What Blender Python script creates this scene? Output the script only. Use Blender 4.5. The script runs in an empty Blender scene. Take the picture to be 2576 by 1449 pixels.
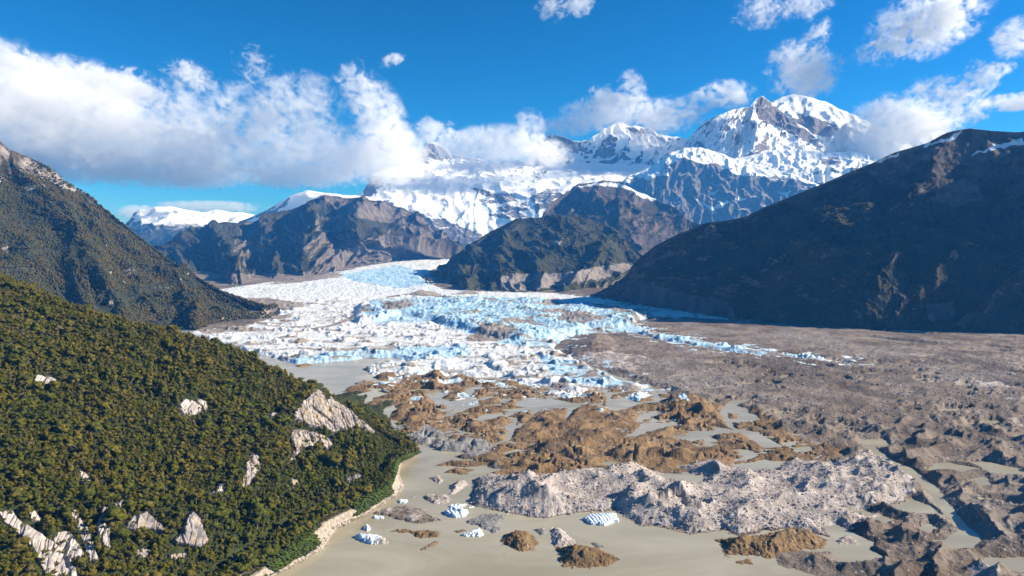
import bpy, math, random
import numpy as np
rng = np.random.default_rng(7)
C = bpy.context.scene.collection
SC = bpy.context.scene
# ------------------------------------------------------------------ camera
W, HT, F = 2576.0, 1449.0, 1718.0          # picture units used for tracing
CAM_H = 260.0
PITCH = math.atan((724.5 - 600.0) / F)
CP, SP = math.cos(PITCH), math.sin(PITCH)
cam_d = bpy.data.cameras.new("camera"); cam = bpy.data.objects.new("camera", cam_d); C.objects.link(cam)
cam.location = (0, 0, CAM_H); cam.rotation_euler = (math.pi / 2 - PITCH, 0, 0)
cam_d.sensor_width = 36.0; cam_d.lens = 36.0 * F / W; cam_d.clip_start = 1.0; cam_d.clip_end = 80000.0
SC.camera = cam

def floor_z(d):
    return np.interp(d, [0, 1900, 2600, 3500, 4500, 5500, 7000], [0, 0, 12, 30, 60, 110, 150])
def ray(px, py):
    px = np.asarray(px, float); py = np.asarray(py, float)
    x = (px - W / 2) / F; v = (HT / 2 - py) / F
    return x, CP + v * SP, -SP + v * CP
def at(px, py, Y):
    dx, dy, dz = ray(px, py); t = np.asarray(Y, float) / dy
    return np.stack([dx * t, np.broadcast_to(np.asarray(Y, float), np.shape(t)), CAM_H + dz * t], -1)
_D = np.concatenate([np.linspace(230, 1600, 600), np.linspace(1605, 7500, 1200)])
_v = (floor_z(_D) - CAM_H) / _D                     # dz/dy on the floor
_pyD = HT / 2 - F * (SP + _v * CP) / (CP - _v * SP)   # picture row of the floor at depth D
def row_depth(py):
    return np.interp(-np.asarray(py, float), -_pyD, _D)
def depth_row(Y):
    return np.interp(Y, _D, _pyD)
def ground(px, py, z=None):
    """the floor point seen at a picture point (or the point at height z)"""
    dx, dy, dz = ray(px, py)
    if z is None:
        Y = row_depth(py); t = Y / dy
        return np.stack([dx * t, Y + 0 * t, floor_z(Y) + 0 * t], -1)
    t = (z - CAM_H) / dz
    return np.stack([dx * t, dy * t, z + 0 * t], -1)
def project(P):
    P = np.asarray(P, float); x, y, z = P[..., 0], P[..., 1], P[..., 2] - CAM_H
    f = y * CP - z * SP; u = y * SP + z * CP
    return W / 2 + F * x / f, HT / 2 - F * u / f
def pt(p):
    if len(p) == 4: return ground(p[0], p[1], p[3])
    if p[2] is None: return ground(p[0], p[1])
    return at(p[0], p[1], p[2])

# ------------------------------------------------------------------ noise
def _h(ix, iy, s):
    h = (ix.astype(np.int64) * 374761393 + iy.astype(np.int64) * 668265263 + s * 974634777) & 0xFFFFFFFF
    h = ((h ^ (h >> 13)) * 1274126177) & 0xFFFFFFFF
    h = ((h ^ (h >> 16)) * 2246822519) & 0xFFFFFFFF
    return (h ^ (h >> 15)) & 0xFFFF
_ang = np.arange(65536) * (2 * np.pi / 65536); _CA, _SA = np.cos(_ang), np.sin(_ang)
def perlin(x, y, s=0):
    xi = np.floor(x); yi = np.floor(y); fx = x - xi; fy = y - yi
    ux = fx * fx * fx * (fx * (fx * 6 - 15) + 10); uy = fy * fy * fy * (fy * (fy * 6 - 15) + 10)
    def g(a, b):
        h = _h(xi + a, yi + b, s); return _CA[h] * (fx - a) + _SA[h] * (fy - b)
    a = g(0, 0) * (1 - ux) + g(1, 0) * ux; b = g(0, 1) * (1 - ux) + g(1, 1) * ux
    return (a * (1 - uy) + b * uy) * 1.5
def fbm(x, y, s=0, o=5, gain=.5, lac=2.03):
    r = 0; a = 1.; n = 0
    for i in range(o):
        r = r + a * perlin(x, y, s + i); n += a; a *= gain; x, y = x * lac + 13.7, y * lac - 7.1
    return r / n
def ridged(x, y, s=0, o=5, gain=.5, lac=2.07):
    r = 0; a = 1.; n = 0; w = 1.
    for i in range(o):
        v = 1 - np.abs(perlin(x, y, s + i)) * 1.6; v = np.clip(v, 0, 1) ** 2 * w
        r = r + a * v; n += a; w = np.clip(v * 1.6, 0, 1); a *= gain; x, y = x * lac + 5.3, y * lac + 9.2
    return r / n
def billow(x, y, s=0, o=4, gain=.5):
    r = 0; a = 1.; n = 0
    for i in range(o):
        r = r + a * np.abs(perlin(x, y, s + i)) * 1.6; n += a; a *= gain; x, y = x * 2.03 + 3.1, y * 2.03 - 4.7
    return r / n
def worley(x, y, s=0):
    """distance to the nearest and second nearest jittered point, and the nearest one's random id"""
    xi = np.floor(x); yi = np.floor(y); d1 = np.full(x.shape, 9.); d2 = np.full(x.shape, 9.); rid = np.zeros(x.shape)
    for a in (-1, 0, 1):
        for b in (-1, 0, 1):
            h = _h(xi + a, yi + b, s); h2 = _h(xi + a, yi + b, s + 77)
            d = np.hypot(xi + a + h / 65536. - x, yi + b + h2 / 65536. - y)
            n = d < d1
            d2 = np.where(n, d1, np.minimum(d2, d)); rid = np.where(n, h2 / 65536., rid); d1 = np.where(n, d, d1)
    return d1, d2, rid
def sstep(a, b, x):
    t = np.clip((x - a) / (b - a), 0, 1); return t * t * (3 - 2 * t)
def poly_sd(poly, x, y, far=1e9):
    """signed distance to a closed polygon, positive inside; -far outside its grown box"""
    poly = np.asarray(poly, float)
    out = np.full(x.shape, -far)
    g = far if far < 1e8 else 1e9
    m = (x > poly[:, 0].min() - g) & (x < poly[:, 0].max() + g) & (y > poly[:, 1].min() - g) & (y < poly[:, 1].max() + g)
    if not m.any(): return out
    X, Y = x[m], y[m]; d = np.full(X.shape, 1e18); ins = np.zeros(X.shape, bool)
    for (ax, ay), (bx, by) in zip(poly, np.roll(poly, -1, 0)):
        ex, ey = bx - ax, by - ay; L = ex * ex + ey * ey + 1e-12
        t = np.clip(((X - ax) * ex + (Y - ay) * ey) / L, 0, 1)
        d = np.minimum(d, (X - ax - t * ex) ** 2 + (Y - ay - t * ey) ** 2)
        c = (ay > Y) != (by > Y)
        ins ^= c & (X < ex * (Y - ay) / (ey if abs(ey) > 1e-12 else 1e-12) + ax)
    d = np.sqrt(d); out[m] = np.where(ins, d, -d)
    return np.maximum(out, -far)
def gpoly(pts):
    """a polygon traced on the floor, in metres"""
    a = np.asarray(pts, float); return ground(a[:, 0], a[:, 1])[:, :2]

# ------------------------------------------------------------------ meshes
def tag(o, label=None, cat=None, group=None, kind=None):
    if label: o["label"] = label
    if cat: o["category"] = cat
    if group: o["group"] = group
    if kind: o["kind"] = kind
    return o
def mesh_np(name, V, Fq, mat=None, smooth=True, attrs=None, parent=None, link=True):
    """V (n,3); Fq (m,3|4) or a list of such arrays"""
    Fs = Fq if isinstance(Fq, list) else [Fq]
    me = bpy.data.meshes.new(name)
    V = np.ascontiguousarray(V, np.float32)
    me.vertices.add(len(V)); me.vertices.foreach_set("co", V.ravel())
    loops = np.concatenate([f.ravel() for f in Fs]).astype(np.int32)
    tot = np.concatenate([np.full(len(f), f.shape[1]) for f in Fs]).astype(np.int32)
    st = np.concatenate([[0], np.cumsum(tot)[:-1]]).astype(np.int32)
    me.loops.add(len(loops)); me.loops.foreach_set("vertex_index", loops)
    me.polygons.add(len(tot)); me.polygons.foreach_set("loop_start", st); me.polygons.foreach_set("loop_total", tot)
    me.polygons.foreach_set("use_smooth", np.full(len(tot), bool(smooth)))
    for k, v in (attrs or {}).items():
        a = me.attributes.new(k, 'FLOAT', 'POINT'); a.data.foreach_set("value", np.ascontiguousarray(v, np.float32).ravel())
    me.update(calc_edges=True)
    if mat: me.materials.append(mat)
    o = bpy.data.objects.new(name, me)
    if link: C.objects.link(o)
    if parent: o.parent = parent
    return o
def grid_faces(nr, nc, keep=None):
    i = np.arange(nr * nc).reshape(nr, nc)
    f = np.stack([i[:-1, :-1], i[:-1, 1:], i[1:, 1:], i[1:, :-1]], -1).reshape(-1, 4)
    return f if keep is None else f[keep.ravel()]
def compact(V, Fq, attrs):
    used = np.unique(Fq); m = np.full(len(V), -1); m[used] = np.arange(len(used))
    return V[used], m[Fq], {k: v.ravel()[used] for k, v in attrs.items()}
def grid_normals(P):
    du = np.gradient(P, axis=1); dv = np.gradient(P, axis=0)
    n = np.cross(du, dv); n /= np.linalg.norm(n, axis=-1, keepdims=True) + 1e-9
    return n
def smooth_rows(P, it):
    for _ in range(it):
        Q = P.copy(); Q[1:-1] = .25 * P[:-2] + .5 * P[1:-1] + .25 * P[2:]; P = Q
    return P
def smooth_cols(P, it):
    for _ in range(it):
        Q = P.copy(); Q[:, 1:-1] = .25 * P[:, :-2] + .5 * P[:, 1:-1] + .25 * P[:, 2:]; P = Q
    return P
def resample(pts, n, key=None):
    """a control polyline of 3-D points -> n points, evenly along KEY"""
    key = np.asarray(key, float); u = np.linspace(key[0], key[-1], n)
    return np.stack([np.interp(u, key, pts[:, k]) for k in range(3)], -1)

# ------------------------------------------------------------------ node helper
class N:
    def __init__(s, tree): s.t = tree; s.x = 0
    def new(s, typ, ins=None, out=0, **kw):
        n = s.t.nodes.new(typ); n.location = (s.x, 0); s.x += 40
        for k, v in kw.items(): setattr(n, k, v)
        for k, v in (ins or {}).items():
            sock = n.inputs[k]
            if hasattr(v, "links") or isinstance(v, bpy.types.NodeSocket): s.t.links.new(v, sock)
            elif isinstance(v, (tuple, list)) and len(v) == 3 and sock.type == 'RGBA': sock.default_value = (*v, 1)
            else: sock.default_value = v
        s.last = n
        return n.outputs[out]
    def m(s, op, a, b=0.0, c=0.0, clamp=False):
        return s.new("ShaderNodeMath", {0: a, 1: b, 2: c}, operation=op, use_clamp=clamp)
    def pos(s): return s.new("ShaderNodeNewGeometry", out=0)
    def nrm(s): return s.new("ShaderNodeNewGeometry", out=1)
    def sep(s, v, k): return s.new("ShaderNodeSeparateXYZ", {0: v}, out=k)
    def noise(s, scale, detail=6, rough=.55, vec=None, dist=0.0, out=0):
        return s.new("ShaderNodeTexNoise", {"Vector": vec if vec is not None else s.pos(), "Scale": scale, "Detail": detail, "Roughness": rough, "Distortion": dist}, out=out)
    def vor(s, scale, vec=None, feature='F1', out=0, rand=1.0):
        return s.new("ShaderNodeTexVoronoi", {"Vector": vec if vec is not None else s.pos(), "Scale": scale, "Randomness": rand}, out=out, feature=feature)
    def scale(s, v, xyz): return s.new("ShaderNodeVectorMath", {0: v, 1: xyz}, operation='MULTIPLY')
    def attr(s, name): return s.new("ShaderNodeAttribute", out=2, attribute_name=name)
    def step(s, v, a, b, lo=0.0, hi=1.0):
        return s.new("ShaderNodeMapRange", {0: v, 1: a, 2: b, 3: lo, 4: hi}, interpolation_type='SMOOTHSTEP')
    def mix(s, f, a, b, mode='MIX'):
        n = s.t.nodes.new("ShaderNodeMix"); n.data_type = 'RGBA'; n.blend_type = mode; n.location = (s.x, 0); s.x += 40
        for i, v in ((0, f), (6, a), (7, b)):
            if isinstance(v, bpy.types.NodeSocket): s.t.links.new(v, n.inputs[i])
            elif i: n.inputs[i].default_value = (*v, 1)
            else: n.inputs[i].default_value = v
        return n.outputs[2]
    def bump(s, h, dist, strength=1.0, normal=None):
        ins = {"Height": h, "Distance": dist, "Strength": strength}
        if normal is not None: ins["Normal"] = normal
        return s.new("ShaderNodeBump", ins)
    def bsdf(s, color, rough=.9, normal=None, spec=.2, **kw):
        ins = {"Base Color": color, "Roughness": rough, "Specular IOR Level": spec}
        if normal is not None: ins["Normal"] = normal
        ins.update(kw)
        b = s.new("ShaderNodeBsdfPrincipled", ins)
        o = s.t.nodes.new("ShaderNodeOutputMaterial"); s.t.links.new(b, o.inputs[0])
        return b
def material(name):
    m = bpy.data.materials.new(name); m.use_nodes = True; m.node_tree.nodes.clear()
    return m, N(m.node_tree)

# ------------------------------------------------------------------ light and sky
SUN_A, SUN_E = math.radians(86), math.radians(27)        # clockwise from the view, above the horizon
SDIR = np.array([math.sin(SUN_A) * math.cos(SUN_E), math.cos(SUN_A) * math.cos(SUN_E), math.sin(SUN_E)])
sd_ = bpy.data.lights.new("sun", 'SUN'); sun = bpy.data.objects.new("sun", sd_); C.objects.link(sun)
sd_.energy = 5.0; sd_.angle = math.radians(0.53); sd_.color = (1.0, .94, .85)
sun.rotation_euler = (math.pi / 2 - SUN_E, 0, -SUN_A + math.pi)
# a sun lamp shines along its -Z: tilt away from +Z towards the sun's azimuth
sun.rotation_euler = (math.pi / 2 - SUN_E, 0, math.pi - SUN_A)
w = bpy.data.worlds.new("World"); SC.world = w; w.use_nodes = True
wt = w.node_tree; wt.nodes.clear(); wn = N(wt)
sky = wn.new("ShaderNodeTexSky", sky_type='NISHITA', sun_disc=False, sun_elevation=SUN_E, sun_rotation=SUN_A, altitude=600.0, air_density=1.0, dust_density=0.0, ozone_density=3.0)
SKY_COL = (.20, .76, 1.12)
# the deep clear blue of cold mountain air: each channel of the sky gets a steeper curve, the horizon stays pale
def _chan(k, gain, p): return wn.m('MULTIPLY', wn.m('POWER', wn.m('MULTIPLY', wn.new("ShaderNodeSeparateColor", {0: sky}, out=k), .108), p), gain / .108)
sky2 = wn.new("ShaderNodeCombineColor", {0: _chan(0, .56, 2.5), 1: _chan(1, .80, 1.2), 2: _chan(2, 1.50, 1.4)})
bg = wn.new("ShaderNodeBackground", {"Color": sky2, "Strength": 0.06})
wo = wt.nodes.new("ShaderNodeOutputWorld"); wt.links.new(bg, wo.inputs[0])
SC.view_settings.view_transform = 'Standard'; SC.view_settings.look = 'None'
SC.view_settings.exposure = 0.85; SC.view_settings.gamma = 1.0
SC.cycles.use_denoising = True
SC.cycles.max_bounces = 10; SC.cycles.diffuse_bounces = 2; SC.cycles.glossy_bounces = 2; SC.cycles.volume_bounces = 6
SC.cycles.transparent_max_bounces = 12
SC.cycles.caustics_reflective = False; SC.cycles.caustics_refractive = False
# ------------------------------------------------------------------ the blue air of the valley
HAZE_TOP, HAZE_FAR = 1500.0, 9300.0
def haze_box():
    x0, x1, y0, y1, z0, z1 = -9000, 9000, -1500, HAZE_FAR, -26.0, HAZE_TOP
    V = np.array([(x, y, z) for x in (x0, x1) for y in (y0, y1) for z in (z0, z1)], float)
    Fq = np.array([(0, 1, 3, 2), (4, 6, 7, 5), (0, 4, 5, 1), (2, 3, 7, 6), (0, 2, 6, 4), (1, 5, 7, 3)])
    m, n = material("air")
    v = n.new("ShaderNodeVolumePrincipled", {"Color": (.07, .36, 1.0, 1), "Density": 4.5e-5, "Anisotropy": 0.0, "Absorption Color": (1, 1, 1, 1)})
    o = m.node_tree.nodes.new("ShaderNodeOutputMaterial"); m.node_tree.links.new(v, o.inputs[1])
    h = mesh_np("haze", V, Fq, m, smooth=False)
    h.visible_shadow = True
    tag(h, "thin blue haze filling the valley air", "haze", kind="stuff")
haze_box()
# ------------------------------------------------------------------ mountains
def mountain(name, rows, nu, nv, mat, label, gul=(0, 400), rough=(0, 300), fine=(0, 60), seed=1, back=(1500, 700), fade=.35, rocks=(), snows=(), warp=0,
             smooth=2, cat="mountain", keyrow=0, ridge_noise=0.0, split=None):
    """A solid mountainside: ROWS are its crest, the breaks of its slope and its foot, each a line of points;
    behind the crest it falls away again. Gullies, crags and fine relief are pushed into the surface."""
    R = [np.array([pt(p) for p in r]) for r in rows]
    key = np.array([p[0] for p in rows[keyrow]], float)
    R = [resample(r, nu, key) for r in R]
    R[-1][:, 2] -= 14
    top = R[0]
    b1 = top.copy(); b1[:, 1] += back[0] * .25; b1[:, 0] *= b1[:, 1] / top[:, 1]; b1[:, 2] -= back[1] * .22
    b2 = top.copy(); b2[:, 1] += back[0]; b2[:, 0] *= b2[:, 1] / top[:, 1]; b2[:, 2] = np.minimum(-20, b2[:, 2] - back[1])
    R = [b2, b1] + R
    # spread the rows by the length of the slope between them
    seg = [np.linalg.norm(b - a, axis=1).mean() for a, b in zip(R[:-1], R[1:])]
    nb = max(8, nv // 10); cnt = [nb // 2, nb // 2]
    front = np.array([np.hypot(*(np.array(project(b)) - np.array(project(a)))).mean() + 2 for a, b in zip(R[2:-1], R[3:])])
    cnt += [max(4, int(round(nv * f / front.sum()))) for f in front]
    P = []; T = []
    for k, (a, b) in enumerate(zip(R[:-1], R[1:])):
        for j in range(cnt[k]):
            f = j / cnt[k]; P.append(a * (1 - f) + b * f); T.append(k + f)
    P.append(R[-1]); T.append(len(R) - 1.0)
    P = np.array(P); T = np.array(T); it = cnt[0] + cnt[1]           # row of the crest
    crest = P[it].copy()
    P = smooth_rows(P, smooth * 4); P = smooth_cols(P, smooth)
    P += (crest - P[it])[None] * np.exp(-((np.arange(len(P)) - it) / 6.0) ** 2)[:, None, None]
    n = grid_normals(P)
    if n[it + 3:, :, 1].mean() > 0: n = -n
    n = smooth_cols(smooth_rows(n, 6), 6)
    x, y, z = P[..., 0], P[..., 1], P[..., 2]
    # arc coordinates on the slope
    s = np.concatenate([[0], np.cumsum(np.linalg.norm(np.diff(P.mean(1), axis=0), axis=1))])[:, None]
    u = np.concatenate([[0], np.cumsum(np.linalg.norm(np.diff(P[it + cnt[2] // 2], axis=0), axis=1))])[None, :]
    u = u + 0 * s; s = s + 0 * u
    wx = fbm(u / 500, s / 500, seed + 90, 3) * 160
    d = 0
    if gul[0]: d = d + gul[0] * (ridged((u + wx) / gul[1], s / gul[1] * .28, seed, 4) - .45)
    if rough[0]: d = d + rough[0] * (ridged(u / rough[1] + 3, s / rough[1], seed + 20, 7, .55) - .4)
    if fine[0]: d = d + fine[0] * fbm(u / fine[1], s / fine[1], seed + 40, 4, .6)
    k = np.abs(np.arange(len(P)) - it)[:, None] / (0.08 * nv + 1)
    f = fade + (1 - fade) * np.clip(k, 0, 1)
    f = f * sstep(0, 1, (len(P) - 1 - np.arange(len(P))) / (0.05 * nv + 1))[:, None] ** .5
    P = P + n * (d * f)[..., None]
    px, py = project(P)
    jit = fbm(px / 18, py / 18, seed + 60, 4) * 9
    def masks(polys):
        m = np.zeros(px.shape)
        for p in polys: m = np.maximum(m, sstep(-5, 4, poly_sd(p, px + jit, py + jit * .7, 60)))
        return m
    at_ = {"rock": masks(rocks), "snow": masks(snows)}
    g = grid_faces(*P.shape[:2])[:, ::-1]
    if split is not None: pass
    o = mesh_np(name, P.reshape(-1, 3), g, mat, attrs=at_)
    tag(o, label, cat, kind="structure")
    o["_grid"] = 0
    del o["_grid"]
    return o, P

def slope_mat(name, low_a, low_b, high, rock_a, rock_b, tree_z, snow_z=1e5, rock_nz=.55, cell=9.0, bumpd=5.0, snow_nz=.62, snowy=0.0, streak=1.0, snowrock=.25, snowcol=(.84, .87, .92), tz_w=160., rockw=.62):
    m, n = material(name)
    P = n.pos(); z = n.sep(P, 2); nz = n.sep(n.nrm(), 2); cell_ = cell
    big = n.noise(1 / 420, 5, .6); mid = n.noise(1 / 90, 6, .62); fin = n.noise(1 / 16, 5, .65)
    crown = n.vor(1 / cell, rand=1.0); cid = n.vor(1 / cell, out=1)
    cv = n.sep(cid, 0)
    forest = n.mix(n.step(mid, .38, .62), low_a, low_b)
    forest = n.mix(n.m('MULTIPLY', cv, .55), forest, tuple(c * .55 for c in low_a))
    scrub = n.mix(n.step(fin, .35, .65), high, tuple(c * .6 for c in high))
    zt = n.m('ADD', z, n.m('MULTIPLY', n.m('SUBTRACT', big, .5), tz_w * 2.2))
    zt = n.m('ADD', zt, n.m('MULTIPLY', n.m('SUBTRACT', mid, .5), tz_w * 1.2))
    tl = n.step(zt, tree_z - tz_w * .5, tree_z + tz_w * .5)
    col = n.mix(tl, forest, scrub)
    sv = n.scale(P, (1.0, 1.0, .22)); st = n.noise(1 / 38, 6, .65, vec=sv)
    rock = n.mix(n.step(st, .36, .66), rock_a, rock_b)
    rock = n.mix(n.m('MULTIPLY', n.step(fin, .5, .72), .6), rock, tuple(c * .45 for c in rock_a))
    rv = n.m('ADD', nz, n.m('MULTIPLY', n.m('SUBTRACT', mid, .5), .55))
    rv = n.m('ADD', rv, n.m('MULTIPLY', n.m('SUBTRACT', fin, .5), .35))
    rk = n.step(rv, rock_nz + .05, rock_nz - .07)
    rk = n.m('MAXIMUM', rk, n.m('MULTIPLY', tl, n.step(mid, .42, .6)))
    ra = n.attr("rock"); ra = n.step(n.m('ADD', ra, n.m('MULTIPLY', n.m('SUBTRACT', mid, .5), .9)), .35, .6)
    rk = n.m('MAXIMUM', rk, ra)
    col = n.mix(rk, col, rock)
    if snow_z < 9e4 or snowy:
        zs = n.m('ADD', z, n.m('MULTIPLY', n.m('SUBTRACT', mid, .5), 260.))
        sn = n.step(zs, snow_z - 90, snow_z + 90)
        sl = n.m('ADD', nz, n.m('MULTIPLY', n.m('SUBTRACT', st, .5), snowrock * 2.2))
        sl = n.m('ADD', sl, n.m('MULTIPLY', n.m('SUBTRACT', fin, .5), snowrock))
        sl = n.m('SUBTRACT', sl, n.m('MULTIPLY', n.attr("rock"), rockw))
        sn = n.m('MULTIPLY', sn, n.step(sl, snow_nz - .07, snow_nz + .06))
        sa = n.attr("snow"); sa = n.step(n.m('ADD', sa, n.m('MULTIPLY', n.m('SUBTRACT', st, .5), 1.2)), .4, .6)
        sn = n.m('MAXIMUM', sn, sa)
        blue = n.mix(n.step(fin, .56, .8), snowcol, (.62, .77, .88))
        col = n.mix(sn, col, blue)
        notsn = n.m('SUBTRACT', 1.0, sn)
    else: notsn = 1.0
    tree_b = n.m('MULTIPLY', n.m('SUBTRACT', 1.0, rk), n.m('SUBTRACT', 1.0, tl))
    h = n.m('MULTIPLY', n.m('SUBTRACT', .75, crown), tree_b)
    h = n.m('ADD', h, n.m('MULTIPLY', fin, n.m('ADD', .35, n.m('MULTIPLY', rk, .9))))
    h = n.m('ADD', h, n.m('MULTIPLY', mid, 1.6))
    if notsn != 1.0: h = n.m('MULTIPLY', h, n.m('ADD', .18, n.m('MULTIPLY', notsn, .82)))
    nb = n.bump(h, bumpd, .8)
    n.bsdf(col, .92, nb, .12)
    return m

M_left = slope_mat("left_forest", (.030, .034, .016), (.062, .060, .030), (.12, .09, .055), (.22, .185, .16), (.38, .33, .29), 520, rock_nz=.34, cell=11, bumpd=6, tz_w=120)
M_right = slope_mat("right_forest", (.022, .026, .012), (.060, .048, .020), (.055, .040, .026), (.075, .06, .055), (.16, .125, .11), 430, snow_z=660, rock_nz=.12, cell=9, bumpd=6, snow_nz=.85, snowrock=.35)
M_mid = slope_mat("mid_forest", (.032, .034, .018), (.062, .057, .030), (.085, .068, .050), (.105, .09, .08), (.20, .172, .148), 560, rock_nz=.28, cell=16, bumpd=10, snow_z=840, snow_nz=.88, tz_w=220)
M_dome = slope_mat("dome_forest", (.034, .038, .016), (.066, .062, .028), (.10, .08, .05), (.17, .15, .135), (.28, .25, .225), 900, rock_nz=.22, cell=14, bumpd=9)
M_brown = slope_mat("brown_slope", (.045, .042, .020), (.078, .062, .032), (.08, .066, .048), (.095, .075, .066), (.155, .122, .104), 600, snow_z=860, rock_nz=.5, cell=18, bumpd=12, snow_nz=.74, snowrock=.5)
M_snow = slope_mat("high_snow", (.1, .1, .1), (.1, .1, .1), (.15, .13, .12), (.13, .115, .11), (.26, .23, .21), -500, snow_z=-400, rock_nz=-1, cell=60, bumpd=26, snow_nz=.26, snowrock=.26, snowcol=(.88, .90, .93))
M_peak = slope_mat("peak_snow", (.1, .1, .1), (.1, .1, .1), (.15, .13, .12), (.15, .125, .115), (.30, .26, .23), -500, snow_z=-400, rock_nz=-1, cell=60, bumpd=34, snow_nz=.20, snowrock=.40, snowcol=(.88, .90, .93), rockw=.62)
M_far = slope_mat("far_snow", (.045, .05, .035), (.07, .07, .05), (.12, .10, .08), (.2, .17, .15), (.3, .26, .22), 500, snow_z=480, rock_nz=.3, cell=40, bumpd=20, snow_nz=.70, snowrock=.3)

G = None
Z = lambda L: [(a, b, None) for a, b in L]
LM_o, LM_P = mountain("left_mountain", [
    [(-420, 180, 2500), (-100, 325, 2560), (0, 355, 2600), (22, 385, 2600), (75, 396, 2610), (120, 420, 2605), (170, 460, 2600), (230, 500, 2580), (280, 540, 2560), (330, 580, 2540), (380, 622, 2520), (430, 660, 2500), (500, 700, 2470), (560, 737, 2440), (640, 768, 2400), (705, 790, 2330)],
    [(-420, 640, 1900), (-100, 640, 1960), (0, 640, 2000), (60, 640, 2020), (105, 645, 2030), (150, 655, 2040), (200, 665, 2050), (260, 675, 2060), (310, 690, 2080), (360, 705, 2100), (400, 720, 2110), (440, 735, 2120), (500, 755, 2140), (560, 775, 2170), (630, 788, 2230), (702, 792, 2325)],
    Z([(-420, 880), (-100, 876), (0, 872), (100, 866), (200, 860), (250, 857), (300, 854), (345, 851), (385, 848), (420, 845), (450, 841), (475, 838), (510, 833), (560, 823), (625, 808), (700, 794)])],
    560, 420, M_left, "steep forested mountain with a bare rocky crest beyond the near hill", gul=(60, 420), rough=(34, 260), fine=(5, 40), seed=3, back=(1600, 700), fade=.25,
    rocks=[[(0, 615), (22, 618), (20, 640), (0, 640)], [(312, 680), (330, 678), (328, 715), (308, 712)], [(55, 460), (90, 460), (85, 480), (60, 476)], [(620, 765), (705, 783), (700, 797), (640, 795), (600, 778)],
           [(60, 395), (130, 425), (190, 470), (240, 510), (200, 500), (120, 450), (60, 415)], [(-5, 358), (25, 385), (20, 410), (-5, 380)], [(95, 430), (110, 440), (115, 470), (100, 460)]])
mountain("right_mountain", [
    [(1488, 747, 2900), (1545, 718, 2830), (1580, 690, 2760), (1600, 655, 2690), (1640, 625, 2600), (1700, 592, 2540), (1780, 562, 2480), (1830, 556, 2460), (1880, 545, 2440), (1940, 515, 2430), (2030, 478, 2410), (2100, 450, 2400), (2180, 415, 2390), (2250, 385, 2380), (2330, 362, 2370), (2385, 335, 2370), (2440, 324, 2370), (2510, 330, 2350), (2576, 334, 2330), (2760, 290, 2270), (2960, 110, 2200), (3300, -40, 2200)],  # last crest points are out of view, raised to throw shade on the face
    [(1488, 749, 2850), (1540, 735, 2750), (1572, 722, 2650), (1596, 703, 2560), (1640, 690, 2480), (1705, 668, 2420), (1780, 655, 2370), (1840, 650, 2340), (1890, 640, 2290), (1960, 615, 2240), (2040, 592, 2210), (2110, 585, 2180), (2180, 576, 2160), (2250, 570, 2150), (2330, 563, 2140), (2390, 560, 2125), (2440, 556, 2110), (2510, 550, 2090), (2576, 545, 2060), (2760, 530, 2010), (2960, 480, 1960), (3300, 450, 1960)],
    [(1488, 750, 2845), (1538, 740, 2735), (1570, 728, 2630), (1596, 712, 2520), (1642, 702, 2430), (1708, 684, 2350), (1785, 672, 2290), (1845, 668, 2250), (1895, 660, 2220), (1965, 638, 2170), (2045, 622, 2130), (2115, 618, 2100), (2190, 612, 2080), (2260, 606, 2060), (2340, 602, 2040), (2395, 600, 2020), (2450, 600, 2000), (2520, 600, 1980), (2600, 600, 1950), (2790, 590, 1900), (2990, 560, 1850), (3350, 560, 1800)],
    [(1488, 752, 2830), (1530, 762, 2700), (1565, 770, 2590), (1600, 776, 2480), (1650, 784, 2400), (1715, 793, 2300), (1790, 803, 2190), (1850, 808, 2130), (1900, 812, 2090), (1965, 820, 2025), (2040, 828, 1960), (2110, 833, 1920), (2180, 838, 1890), (2250, 841, 1870), (2330, 844, 1850), (2390, 846, 1830), (2440, 848, 1815), (2510, 851, 1795), (2576, 853, 1780), (2760, 858, 1750), (2960, 864, 1720), (3350, 875, 1690)]],
    760, 420, M_right, "dark mountain in shade on the right with rocky top and forested lower terrace", gul=(28, 330), rough=(30, 230), fine=(7, 42), seed=11, back=(1500, 600), fade=.3,
    rocks=[[(1500, 745), (1560, 715), (1600, 705), (1700, 735), (1830, 760), (1850, 800), (1700, 790), (1560, 768)], [(2330, 340), (2400, 328), (2576, 332), (2576, 400), (2470, 420), (2300, 400), (2200, 420), (2220, 395)],
           [(2390, 455), (2460, 450), (2470, 500), (2400, 520), (2340, 500)], [(2330, 765), (2400, 760), (2400, 800), (2340, 805)]],
    snows=[[(2440, 392), (2530, 368), (2490, 372), (2450, 385)], [(2420, 330), (2390, 345), (2330, 362), (2320, 368), (2400, 352)], [(2500, 365), (2576, 350), (2576, 362), (2520, 372)], [(2200, 408), (2260, 385), (2260, 390), (2215, 408)]])
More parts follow.
